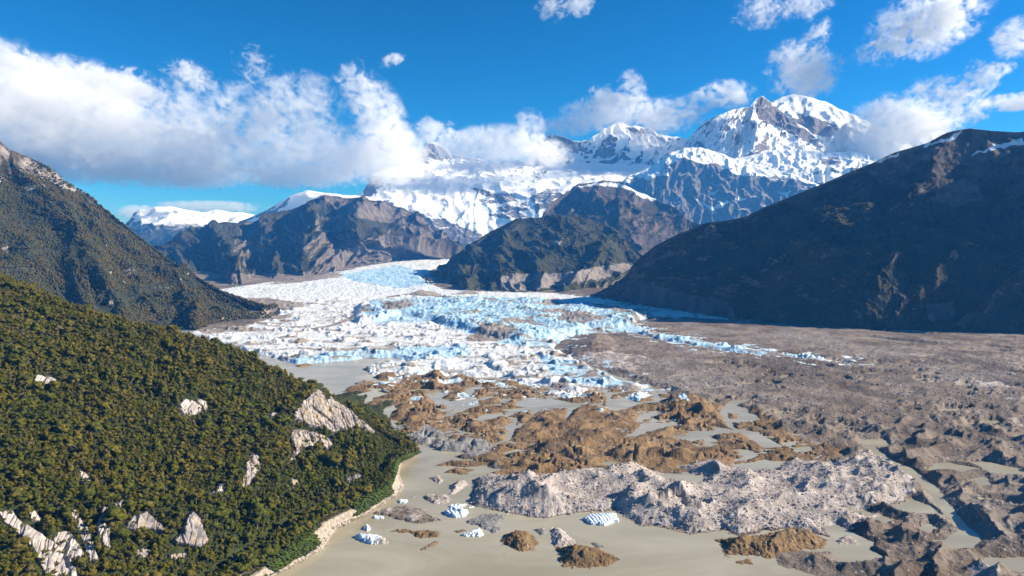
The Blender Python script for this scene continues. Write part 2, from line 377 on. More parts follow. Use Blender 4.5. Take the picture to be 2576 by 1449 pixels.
mountain("forested_dome", [
    [(1060, 712, 3900), (1090, 690, 4000), (1130, 655, 4100), (1180, 615, 4200), (1240, 575, 4250), (1300, 550, 4300), (1370, 543, 4300), (1450, 545, 4300), (1520, 560, 4250), (1570, 592, 4150), (1620, 640, 4000), (1655, 672, 3900)],
    [(1070, 715, 3700), (1100, 704, 3650), (1148, 682, 3650), (1200, 662, 3650), (1258, 648, 3640), (1320, 640, 3620), (1390, 638, 3600), (1460, 640, 3580), (1520, 646, 3560), (1570, 657, 3540), (1612, 670, 3540), (1645, 688, 3560)],
    [(1072, 717, None), (1095, 724, None), (1145, 732, None), (1195, 736, None), (1255, 737, None), (1320, 736, None), (1390, 735, None), (1450, 738, None), (1500, 735, None), (1542, 727, None), (1575, 717, None), (1605, 708, None)]],
    460, 300, M_dome, "rounded forested hill with a pale eroded scarp at its foot beside the glacier", gul=(75, 300), rough=(40, 240), fine=(8, 50), seed=23, back=(900, 400), fade=.25,
    rocks=[[(1258, 700), (1300, 690), (1400, 688), (1480, 676), (1590, 660), (1596, 672), (1520, 700), (1450, 708), (1330, 732), (1262, 730)], [(1395, 605), (1415, 600), (1408, 618), (1394, 620)]])
mountain("brown_mountain", [
    [(1300, 640, 5600), (1366, 548, 5900), (1385, 510, 6000), (1410, 486, 6100), (1440, 466, 6200), (1500, 456, 6300), (1560, 459, 6300), (1600, 478, 6300), (1650, 496, 6300), (1690, 520, 6200), (1720, 545, 6100), (1760, 562, 6000), (1820, 590, 5900), (1900, 640, 5700)],
    [(1300, 660, 5350), (1372, 600, 5500), (1395, 580, 5550), (1420, 570, 5600), (1450, 560, 5550), (1510, 550, 5400), (1560, 540, 5250), (1615, 560, 5300), (1665, 580, 5500), (1700, 595, 5650), (1735, 608, 5650), (1770, 615, 5600), (1825, 630, 5550), (1900, 665, 5500)],
    [(1300, 690, 4900), (1380, 690, 4900), (1400, 690, 4900), (1425, 690, 4900), (1455, 690, 4900), (1510, 690, 4800), (1570, 690, 4700), (1630, 690, 4750), (1680, 690, 4900), (1710, 690, 5000), (1740, 690, 5000), (1775, 690, 5000), (1830, 690, 5000), (1900, 695, 5000)]],
    420, 260, M_brown, "brown rocky mountain with snow dusted crest behind the forested dome", gul=(130, 420), rough=(95, 330), fine=(12, 60), seed=31, back=(1500, 800), fade=.3,
    snows=[[(1450, 470), (1500, 458), (1560, 462), (1610, 484), (1560, 470), (1500, 466)], [(1585, 440), (1620, 470), (1660, 500), (1640, 505), (1600, 490)]])
mountain("spurred_mountain", [
    [(380, 640, 5200), (400, 616, 5300), (450, 590, 5400), (520, 565, 5500), (600, 556, 5600), (640, 552, 5700), (700, 535, 5800), (760, 511, 5900), (830, 494, 6000), (900, 497, 6000), (960, 510, 6000), (1020, 526, 6000), (1060, 546, 5900), (1100, 580, 5800), (1150, 618, 5600), (1178, 640, 5500)],
    [(380, 665, 4900), (410, 650, 4850), (460, 640, 4800), (520, 640, 4500), (580, 645, 4350), (640, 640, 4800), (700, 622, 4900), (760, 612, 4350), (840, 604, 5000), (900, 600, 4750), (960, 600, 4800), (1010, 605, 4900), (1060, 610, 4950), (1100, 622, 5100), (1150, 635, 5200), (1176, 645, 5300)],
    Z([(380, 716), (425, 716), (475, 718), (525, 722), (590, 724), (650, 722), (715, 711), (775, 698), (840, 684), (900, 670), (960, 663), (1010, 658), (1060, 653), (1100, 649), (1150, 645), (1180, 642)])],
    560, 300, M_mid, "broad rocky mountain with forested spurs left of the glacier tongue", gul=(150, 560), rough=(80, 360), fine=(12, 60), seed=41, back=(1500, 700), fade=.22,
    rocks=[[(800, 660), (860, 610), (930, 600), (1000, 605), (1100, 625), (1170, 640), (1100, 650), (960, 660), (830, 684)], [(470, 690), (540, 680), (620, 690), (740, 690), (790, 680), (780, 700), (640, 728), (480, 722)],
           [(820, 500), (960, 510), (1060, 548), (1150, 618), (1080, 600), (980, 560), (860, 540)]])
mountain("far_snow_hills", [
    [(280, 600, 12500), (332, 545, 12500), (350, 528, 12500), (390, 518, 12500), (430, 520, 12600), (470, 528, 12600), (510, 536, 12600), (540, 528, 12700), (575, 536, 12700), (610, 536, 12700), (640, 542, 12800), (680, 545, 12800), (760, 560, 12800)],
    [(280, 620, 11600), (335, 575, 11500), (352, 565, 11400), (392, 566, 11300), (432, 560, 11300), (472, 560, 11300), (512, 560, 11400), (542, 562, 11400), (577, 566, 11500), (612, 566, 11500), (642, 566, 11600), (682, 570, 11600), (760, 580, 11600)],
    [(280, 640, 10200), (335, 640, 10200), (352, 640, 10200), (392, 640, 10200), (432, 640, 10200), (472, 640, 10200), (512, 640, 10200), (542, 640, 10200), (577, 640, 10200), (612, 640, 10200), (642, 640, 10200), (682, 640, 10200), (760, 640, 10200)]],
    260, 120, M_far, "distant snow covered hills low on the skyline between the left slopes", gul=(60, 700), rough=(60, 600), fine=(10, 120), seed=51, back=(2500, 600), fade=.3,
    snows=[[(330, 545), (390, 516), (470, 526), (560, 532), (640, 540), (640, 556), (560, 562), (480, 560), (420, 552), (350, 556)]])
mountain("snow_shoulder", [
    [(600, 560, 10400), (650, 540, 10500), (700, 510, 10700), (740, 490, 10900), (775, 478, 11000), (820, 486, 11000), (860, 490, 11000), (920, 495, 11000), (990, 510, 10900)],
    [(600, 580, 10000), (650, 572, 10000), (700, 560, 10000), (740, 550, 10000), (775, 545, 10000), (820, 545, 10000), (860, 545, 10000), (920, 550, 10000), (990, 560, 10000)],
    [(600, 640, 9700), (650, 640, 9700), (700, 640, 9700), (740, 640, 9700), (775, 640, 9700), (820, 640, 9700), (860, 640, 9700), (920, 640, 9700), (990, 640, 9700)]],
    200, 120, M_snow, "smooth snow slope rising to cloud behind the spurred mountain", gul=(40, 600), rough=(60, 500), fine=(8, 90), seed=57, back=(2500, 900), fade=.3,
    rocks=[[(640, 552), (690, 522), (730, 500), (720, 520), (680, 545)]])
mountain("icefield", [
    [(890, 510, 11200), (915, 478, 11400), (935, 440, 11600), (960, 425, 11800), (1020, 415, 12200), (1080, 412, 12400), (1150, 412, 12500), (1230, 408, 12600), (1300, 405, 12600), (1380, 402, 12600), (1450, 410, 12500), (1520, 412, 12400), (1600, 415, 12400), (1680, 420, 12300)],
    [(885, 520, 10900), (912, 505, 10900), (945, 495, 10900), (975, 492, 10900), (1030, 490, 11000), (1085, 485, 11100), (1150, 475, 11200), (1230, 465, 11300), (1300, 470, 11100), (1380, 470, 11000), (1450, 470, 11000), (1520, 470, 10900), (1600, 470, 10900), (1680, 470, 10900)],
    [(880, 540, 10400), (910, 535, 10400), (950, 535, 10400), (990, 540, 10350), (1040, 545, 10300), (1095, 550, 10250), (1160, 550, 10300), (1235, 540, 10500), (1300, 530, 10500), (1380, 530, 10400), (1450, 530, 10300), (1520, 530, 10300), (1600, 530, 10300), (1680, 530, 10300)],
    [(870, 660, 9600), (910, 660, 9600), (950, 660, 9600), (990, 660, 9600), (1040, 660, 9600), (1095, 660, 9600), (1160, 660, 9600), (1235, 660, 9600), (1300, 660, 9600), (1380, 660, 9600), (1450, 660, 9600), (1520, 660, 9600), (1600, 660, 9600), (1680, 660, 9600)]],
    560, 280, M_snow, "wide snowfield and icefall below the cloud with dark rock bands", gul=(50, 700), rough=(42, 420), fine=(6, 110), seed=61, back=(2500, 1200), fade=.3,
    rocks=[[(905, 500), (935, 445), (962, 440), (965, 470), (930, 500)], [(1000, 520), (1080, 535), (1140, 560), (1200, 585), (1260, 610), (1200, 640), (1080, 590), (1000, 545)], [(1150, 455), (1180, 465), (1230, 480), (1290, 490), (1310, 510), (1280, 512), (1220, 495), (1170, 470)],
           [(1340, 425), (1372, 420), (1380, 450), (1350, 460)], [(1240, 520), (1330, 505), (1330, 530), (1260, 535)], [(1330, 490), (1400, 470), (1420, 490), (1380, 520), (1350, 540)], [(900, 520), (960, 500), (1000, 512), (960, 522)],
           [(1200, 500), (1270, 500), (1270, 514), (1210, 512)], [(1225, 535), (1300, 530), (1330, 545), (1290, 552), (1230, 545)]])
mountain("cloud_wrapped_peak", [
    [(1020, 425, 12900), (1050, 392, 13000), (1062, 378, 13000), (1075, 362, 13000), (1092, 358, 13000), (1105, 364, 13000), (1122, 372, 13000), (1140, 390, 13000), (1200, 400, 13000), (1260, 420, 13000)],
    [(1020, 450, 12500), (1050, 440, 12500), (1064, 435, 12400), (1080, 430, 12300), (1095, 430, 12200), (1110, 432, 12300), (1126, 435, 12400), (1145, 440, 12500), (1200, 445, 12500), (1260, 450, 12500)],
    [(1020, 500, 12300), (1050, 500, 12300), (1064, 500, 12300), (1080, 500, 12300), (1095, 500, 12300), (1110, 500, 12300), (1126, 500, 12300), (1145, 500, 12300), (1200, 500, 12300), (1260, 500, 12300)]],
    180, 90, M_peak, "small rocky snow peak poking out of cloud above the icefield", gul=(70, 300), rough=(80, 260), fine=(14, 60), seed=67, back=(1500, 900), fade=.4,
    rocks=[[(1058, 385), (1085, 365), (1120, 378), (1135, 400), (1110, 405), (1080, 398)]])
mountain("jagged_snow_ridge", [
    [(1330, 400, 12800), (1372, 345, 12900), (1385, 335, 12900), (1415, 342, 12900), (1450, 358, 12900), (1480, 352, 13000), (1520, 325, 13200), (1555, 308, 13300), (1590, 318, 13300), (1630, 320, 13300), (1660, 338, 13300), (1700, 345, 13300), (1740, 350, 13300), (1790, 380, 13200)],
    [(1330, 430, 12500), (1375, 385, 12500), (1392, 380, 12450), (1425, 388, 12450), (1460, 395, 12500), (1490, 395, 12600), (1530, 380, 12500), (1570, 365, 12500), (1605, 375, 12700), (1640, 385, 12800), (1670, 390, 12800), (1705, 395, 12800), (1745, 400, 12800), (1790, 410, 12800)],
    [(1330, 500, 12100), (1375, 500, 12100), (1392, 500, 12100), (1425, 500, 12100), (1460, 500, 12100), (1490, 500, 12100), (1530, 500, 12100), (1570, 500, 12100), (1605, 500, 12100), (1640, 500, 12100), (1670, 500, 12100), (1705, 500, 12100), (1745, 500, 12100), (1790, 500, 12100)]],
    340, 130, M_peak, "jagged ridge of snow and reddish rock left of the main summit", gul=(80, 300), rough=(80, 300), fine=(10, 70), seed=71, back=(1500, 900), fade=.35,
    rocks=[[(1380, 345), (1420, 347), (1470, 368), (1490, 385), (1440, 380)], [(1500, 375), (1525, 345), (1550, 340), (1545, 385), (1515, 400)], [(1575, 322), (1620, 326), (1650, 342), (1610, 340)]])
mountain("main_summit", [
    [(1690, 420, 11900), (1712, 385, 12000), (1735, 345, 12300), (1765, 312, 12600), (1800, 292, 12900), (1845, 276, 13300), (1885, 268, 13700), (1905, 246, 13950), (1915, 239, 14000), (1932, 250, 14000), (1960, 274, 14000), (1990, 298, 13950), (2030, 325, 13900), (2055, 348, 13850), (2075, 372, 13800), (2110, 420, 13700)],
    [(1690, 435, 11750), (1712, 410, 11800), (1737, 385, 11950), (1768, 360, 12200), (1802, 345, 12500), (1840, 335, 12850), (1868, 325, 13100), (1890, 312, 13200), (1905, 303, 13150), (1930, 312, 13450), (1962, 332, 13600), (1995, 348, 13550), (2035, 360, 13500), (2060, 375, 13450), (2080, 392, 13400), (2110, 430, 13400)],
    [(1690, 455, 11600), (1712, 440, 11600), (1737, 425, 11650), (1768, 412, 11780), (1802, 405, 11950), (1835, 400, 12150), (1860, 395, 12280), (1880, 390, 12360), (1895, 385, 12400), (1930, 385, 12700), (1965, 390, 12900), (2000, 395, 12900), (2040, 400, 12900), (2065, 405, 12900), (2085, 415, 12900), (2110, 440, 12900)],
    [(1690, 540, 11400), (1712, 540, 11400), (1737, 540, 11400), (1768, 540, 11450), (1802, 540, 11550), (1835, 540, 11700), (1860, 540, 11850), (1880, 540, 12000), (1895, 540, 12000), (1930, 540, 12000), (1965, 540, 12000), (2000, 540, 12000), (2040, 540, 12000), (2065, 540, 12000), (2085, 540, 12000), (2110, 540, 12000)]],
    460, 220, M_peak, "highest pointed snow summit with dark rock face and wisps of cloud", gul=(110, 420), rough=(85, 380), fine=(9, 80), seed=83, back=(1200, 1100), fade=.25, smooth=1,
    rocks=[[(1905, 248), (1918, 242), (1960, 276), (2055, 350), (2070, 372), (2040, 365), (1990, 335), (1940, 310), (1905, 300), (1895, 268)], [(1885, 385), (1930, 340), (1935, 375), (1910, 390), (1880, 395)], [(1745, 375), (1770, 350), (1775, 375), (1750, 405)], [(1840, 340), (1862, 330), (1870, 360), (1848, 365)]])
mountain("snow_dome", [
    [(1900, 300, 15600), (1940, 258, 15800), (1965, 243, 15900), (2000, 238, 16000), (2040, 244, 16000), (2080, 258, 16000), (2120, 278, 15900), (2150, 292, 15800), (2200, 315, 15700), (2280, 340, 15600), (2360, 330, 15600), (2420, 345, 15600), (2500, 400, 15500)],
    [(1900, 340, 15000), (1940, 310, 15000), (1968, 300, 15000), (2002, 300, 15000), (2042, 305, 15000), (2082, 312, 15000), (2122, 325, 15000), (2152, 335, 15000), (2202, 350, 15000), (2282, 365, 15000), (2362, 365, 15000), (2420, 375, 15000), (2500, 420, 15000)],
    [(1900, 500, 14400), (1940, 500, 14400), (1968, 500, 14400), (2002, 500, 14400), (2042, 500, 14400), (2082, 500, 14400), (2122, 500, 14400), (2152, 500, 14400), (2202, 500, 14400), (2282, 500, 14400), (2362, 500, 14400), (2420, 500, 14400), (2500, 500, 14400)]],
    320, 140, M_snow, "broad white snow dome behind the main summit", gul=(60, 600), rough=(120, 500), fine=(10, 100), seed=91, back=(2000, 1100), fade=.2,
    rocks=[[(1990, 300), (2040, 290), (2110, 315), (2080, 340), (2030, 335)], [(2000, 280), (2020, 285), (2050, 320), (2030, 330)]])
mountain("rock_tooth", [
    [(2060, 400, 12900), (2092, 355, 13000), (2110, 325, 13050), (2126, 308, 13050), (2136, 312, 13050), (2150, 325, 13000), (2175, 330, 13000), (2220, 360, 12900), (2260, 400, 12900)],
    [(2060, 420, 12600), (2094, 390, 12600), (2112, 370, 12550), (2130, 355, 12450), (2140, 360, 12500), (2155, 375, 12600), (2180, 385, 12600), (2222, 400, 12600), (2260, 420, 12600)],
    [(2060, 500, 12100), (2094, 500, 12100), (2112, 500, 12100), (2130, 500, 12100), (2140, 500, 12100), (2155, 500, 12100), (2180, 500, 12100), (2222, 500, 12100), (2260, 500, 12100)]],
    180, 100, M_peak, "small dark rock tooth right of the main summit", gul=(60, 260), rough=(70, 240), fine=(14, 60), seed=97, back=(1000, 900), fade=.35,
    rocks=[[(2092, 360), (2126, 312), (2140, 330), (2125, 360), (2135, 385), (2100, 385)]])
mountain("glacier_shelf", [
    [(1800, 420, 11700), (1850, 398, 11800), (1890, 390, 11800), (1950, 378, 11900), (2020, 376, 11900), (2080, 385, 11900), (2140, 380, 11900), (2200, 395, 11900), (2300, 420, 11900), (2420, 440, 11900)],
    [(1800, 440, 11300), (1850, 430, 11200), (1890, 428, 11200), (1950, 425, 11200), (2020, 425, 11200), (2080, 425, 11200), (2140, 425, 11200), (2200, 430, 11200), (2300, 440, 11200), (2420, 455, 11200)],
    [(1800, 560, 10400), (1850, 560, 10400), (1890, 560, 10400), (1950, 560, 10400), (2020, 560, 10400), (2080, 560, 10400), (2140, 560, 10400), (2200, 560, 10400), (2300, 560, 10400), (2420, 560, 10400)]],
    380, 160, M_snow, "broken icefall and snow shelf below the main summit", gul=(60, 260), rough=(60, 260), fine=(12, 80), seed=101, back=(1500, 900), fade=.35,
    rocks=[[(2060, 400), (2110, 395), (2130, 415), (2080, 420)], [(2140, 420), (2180, 420), (2170, 440), (2130, 440)], [(1960, 455), (2060, 460), (2060, 480), (1960, 470)]])
mountain("rock_bastion", [
    [(1540, 470, 10300), (1590, 440, 10500), (1640, 415, 10600), (1665, 400, 10700), (1690, 382, 10800), (1720, 372, 10850), (1760, 371, 10850), (1800, 380, 10850), (1835, 395, 10800), (1870, 405, 10800), (1900, 412, 10750), (1950, 425, 10700), (2000, 440, 10650), (2050, 460, 10550), (2120, 490, 10400)],
    [(1540, 490, 10200), (1590, 460, 10300), (1640, 435, 10350), (1668, 420, 10400), (1692, 402, 10450), (1722, 400, 10450), (1762, 402, 10450), (1802, 415, 10450), (1837, 430, 10400), (1872, 440, 10400), (1902, 440, 10400), (1952, 450, 10400), (2002, 458, 10350), (2052, 472, 10300), (2120, 500, 10250)],
    [(1540, 640, 9700), (1590, 640, 9700), (1640, 640, 9600), (1668, 640, 9550), (1700, 640, 9550), (1730, 640, 9700), (1764, 640, 9800), (1804, 640, 9800), (1839, 640, 9750), (1874, 640, 9700), (1904, 640, 9750), (1954, 640, 9800), (2004, 640, 9800), (2054, 640, 9800), (2120, 640, 9800)]],
    440, 240, M_snow, "dark rock wall capped with a smooth snow dome below the summit", gul=(70, 360), rough=(80, 300), fine=(14, 70), seed=107, back=(1300, 900), fade=.25,
    rocks=[[(1690, 408), (1712, 398), (1740, 402), (1770, 412), (1800, 405), (1820, 420), (1850, 440), (1900, 445), (1960, 442), (2045, 462), (2000, 640), (1690, 640), (1680, 470)], [(1590, 452), (1650, 430), (1680, 445), (1700, 520), (1680, 640), (1540, 640), (1540, 490)]],
    snows=[[(1745, 497), (1790, 520), (1835, 505), (1830, 515), (1790, 530)], [(1785, 485), (1810, 480), (1790, 492)], [(1960, 485), (1995, 480), (1980, 495)], [(1850, 500), (1880, 498), (1870, 505)], [(1850, 420), (1900, 425), (1880, 432)], [(1610, 440), (1650, 425), (1665, 435), (1630, 455)]])
# ------------------------------------------------------------------ the valley floor: lake, glacier, moraine
def crop(ox, oy, k): return lambda *L: [(ox + a * k, oy + b * k) for a, b in L]
c2 = crop(894.4, 983.9, .3472); c3 = crop(1681.5, 983.9, .3472); c4 = crop(536.6, 581.4, .3087); c5 = crop(1073.3, 670.8, .3125); c6 = crop(1788.8, 670.8, .3086)

def debris_mat(name):
    m, n = material(name)
    P = n.pos()
    big = n.noise(1 / 70, 5, .6); mid = n.noise(1 / 14, 6, .62); fin = n.noise(1 / 2.6, 5, .7)
    br, pa, gr, ice = n.attr("brown"), n.attr("pale"), n.attr("gray"), n.attr("ice")
    def brk(a, k=.7): return n.step(n.m('ADD', a, n.m('MULTIPLY', n.m('SUBTRACT', mid, .5), k)), .36, .64)
    vast = n.noise(1 / 230, 6, .62, vec=n.scale(P, (1.0, .6, 1.0)))
    plain = n.mix(n.step(big, .38, .62), (.135, .102, .077), (.265, .212, .168))
    plain = n.mix(n.m('MULTIPLY', n.step(vast, .50, .62), .55), plain, (.30, .265, .235)); plain = n.mix(n.m('MULTIPLY', n.step(vast, .47, .36), .6), plain, (.085, .064, .050))
    brown = n.mix(n.step(big, .35, .62), (.195, .122, .058), (.295, .19, .095))
    brown = n.mix(n.m('MULTIPLY', n.step(mid, .48, .62), .65), brown, (.125, .085, .052))  # crevice shade mixed into the brown colour by noise
    pale = n.mix(n.step(mid, .35, .65), (.34, .29, .255), (.54, .475, .435))
    gray = n.mix(n.step(mid, .35, .65), (.17, .165, .16), (.33, .32, .31))
    col = n.mix(brk(br), plain, brown); col = n.mix(brk(gr), col, gray); col = n.mix(brk(pa), col, pale)
    col = n.mix(n.m('MULTIPLY', n.step(fin, .52, .70), .5), col, n.mix(1.0, col, (.45, .42, .40), 'MULTIPLY'))
    # scattered pale stones
    v = n.vor(1 / 3.4); vc = n.sep(n.vor(1 / 3.4, out=1), 0)
    st = n.m('MULTIPLY', n.step(v, .26, .18), n.step(vc, .70, .76))
    v2 = n.vor(1 / 9.0); vc2 = n.sep(n.vor(1 / 9.0, out=1), 1)
    st2 = n.m('MULTIPLY', n.step(v2, .17, .12), n.step(vc2, .70, .76))
    stn = n.m('MAXIMUM', st, st2)
    stc = n.mix(n.step(vc, .85, .95), (.46, .42, .39), (.55, .52, .50))
    col = n.mix(n.m('MULTIPLY', stn, n.m('SUBTRACT', .85, n.m('MULTIPLY', n.attr("smooth"), .55))), col, stc)
    icec = n.mix(n.step(mid, .4, .65), (.78, .81, .83), (.36, .58, .74))
    col = n.mix(n.m('MULTIPLY', n.step(n.m('ADD', ice, n.m('MULTIPLY', n.m('SUBTRACT', mid, .5), 1.3)), .62, .75), 1.0), col, icec)
    h = n.m('ADD', n.m('MULTIPLY', mid, 2.2), n.m('MULTIPLY', fin, .8)); h = n.m('ADD', h, n.m('MULTIPLY', stn, .8))
    n.bsdf(col, .93, n.bump(h, 1.8, .9), .12)
    return m
M_debris = debris_mat("moraine_debris")

def ice_mat(name):
    m, n = material(name)
    P = n.pos()
    big = n.noise(1 / 160, 5, .6); mid = n.noise(1 / 26, 6, .62); fin = n.noise(1 / 6, 5, .65)
    dirt, blue, cav = n.attr("dirt"), n.attr("blue"), n.attr("cav")
    white = n.mix(n.step(mid, .35, .65), (.64, .67, .68), (.84, .835, .815))
    cyan = n.mix(n.step(fin, .35, .65), (.20, .47, .68), (.62, .78, .87))
    b = n.step(n.m('ADD', blue, n.m('MULTIPLY', n.m('SUBTRACT', mid, .5), .8)), .3, .75)
    col = n.mix(n.m('MULTIPLY', b, .9), white, cyan)
    deep = n.mix(b, (.52, .64, .71), (.14, .38, .58))
    col = n.mix(n.m('MULTIPLY', n.step(cav, .35, .85), .85), col, deep)
    d = n.step(n.m('ADD', dirt, n.m('ADD', n.m('MULTIPLY', n.m('SUBTRACT', mid, .5), 1.1), n.m('MULTIPLY', n.m('SUBTRACT', big, .5), .7))), .40, .66)
    dcol = n.mix(n.step(big, .4, .6), (.235, .165, .115), (.40, .325, .255))
    dcol = n.mix(n.m('MULTIPLY', n.step(fin, .45, .62), .6), dcol, (.10, .085, .07))
    col = n.mix(n.m('MULTIPLY', d, .92), col, dcol)
    h = n.m('ADD', n.m('MULTIPLY', mid, 3.0), n.m('MULTIPLY', fin, 1.4))
    n.bsdf(col, .75, n.bump(h, 2.4, .7), .3)
    return m
M_ice = ice_mat("glacier_ice")

ICE = [(1165, 640), (1100, 647), (1010, 656), (940, 668), (860, 683), (760, 702), (660, 716), (540, 732), (560, 750), (705, 792), (640, 816), (560, 832), (470, 845), (540, 870), (650, 893), (705, 908), (745, 917), (800, 913), (880, 907), (985, 899),
       (1015, 905), (1000, 921), (930, 933), (928, 946), (1010, 940), (1110, 932), (1180, 930), (1120, 944), (1190, 950), (1260, 948), (1290, 962), (1370, 972), (1400, 985), (1455, 990), (1520, 980), (1600, 987), (1640, 974), (1585, 962), (1530, 947), (1500, 930), (1465, 915), (1425, 895), (1395, 880),
       (1410, 862), (1450, 845), (1530, 838), (1600, 842), (1650, 856), (1720, 868), (1800, 884), (1900, 898), (2000, 905), (2100, 915), (2175, 921), (2100, 908), (2000, 897), (1900, 886), (1800, 868), (1740, 856), (1680, 845), (1620, 828), (1590, 812), (1650, 800), (1750, 803), (1850, 809),
       (1700, 783), (1600, 768), (1500, 753), (1400, 742), (1300, 739), (1200, 737), (1120, 732), (1080, 718), (1064, 700), (1085, 678), (1150, 652)]
HIGH = [(905, 772), (1000, 757), (1250, 756), (1450, 766), (1600, 790), (1640, 820), (1560, 832), (1480, 832), (1425, 850), (1395, 858), (1300, 866), (1220, 850), (1140, 832), (1060, 806), (1010, 797), (965, 815), (900, 822), (880, 806)]
PLAIN = [(1650, 978), (1585, 958), (1500, 928), (1430, 900), (1385, 880), (1400, 852), (1500, 835), (1570, 816), (1650, 800), (1620, 775), (1500, 752), (1400, 738), (1395, 720), (1480, 700), (1600, 660), (1700, 640), (2300, 700), (3000, 700), (3000, 1720), (2380, 1720), (2150, 1500), (2080, 1449), (1960, 1425), (1930, 1380), (2120, 1385), (2060, 1320), (1900, 1240), (2000, 1165), (2110, 1150), (2000, 1112), (1920, 1075), (1880, 1040), (1800, 1018), (1700, 1000)]
ISL = [(870, 985), (1000, 942), (1060, 945), (1180, 940), (1400, 980), (1640, 985), (1700, 1003), (1900, 1035), (2000, 1105), (2130, 1140), (2000, 1175), (1850, 1168), (1700, 1185), (1600, 1192), (1480, 1200), (1330, 1185), (1250, 1165), (1190, 1150), (1100, 1120), (1000, 1092), (985, 1060), (1010, 1010)]
RUB = c2((825, 800), (870, 690), (850, 645), (960, 605), (1200, 640), (1260, 632), (1340, 612), (1500, 600), (1760, 600), (1870, 545), (1960, 565)) + c3((-190, 570), (0, 600), (100, 610), (160, 590), (80, 560), (200, 520), (300, 505), (450, 560), (600, 590), (700, 560), (860, 520), (1080, 505), (1250, 520), (1400, 460), (1500, 490), (1600, 560), (1750, 640), (1800, 690), (1780, 760), (1620, 830), (1500, 850), (1400, 870), (1560, 910), (1300, 1010), (1200, 980), (1110, 985), (1180, 1060), (1000, 1015), (860, 1000), (700, 1010), (520, 1050), (400, 1000), (210, 1035), (0, 985)) + c2((2440, 1040), (2250, 990), (2200, 980), (2060, 970), (1960, 910), (1880, 860), (1600, 880), (1400, 920), (1250, 910), (1100, 880), (960, 850), (860, 830))
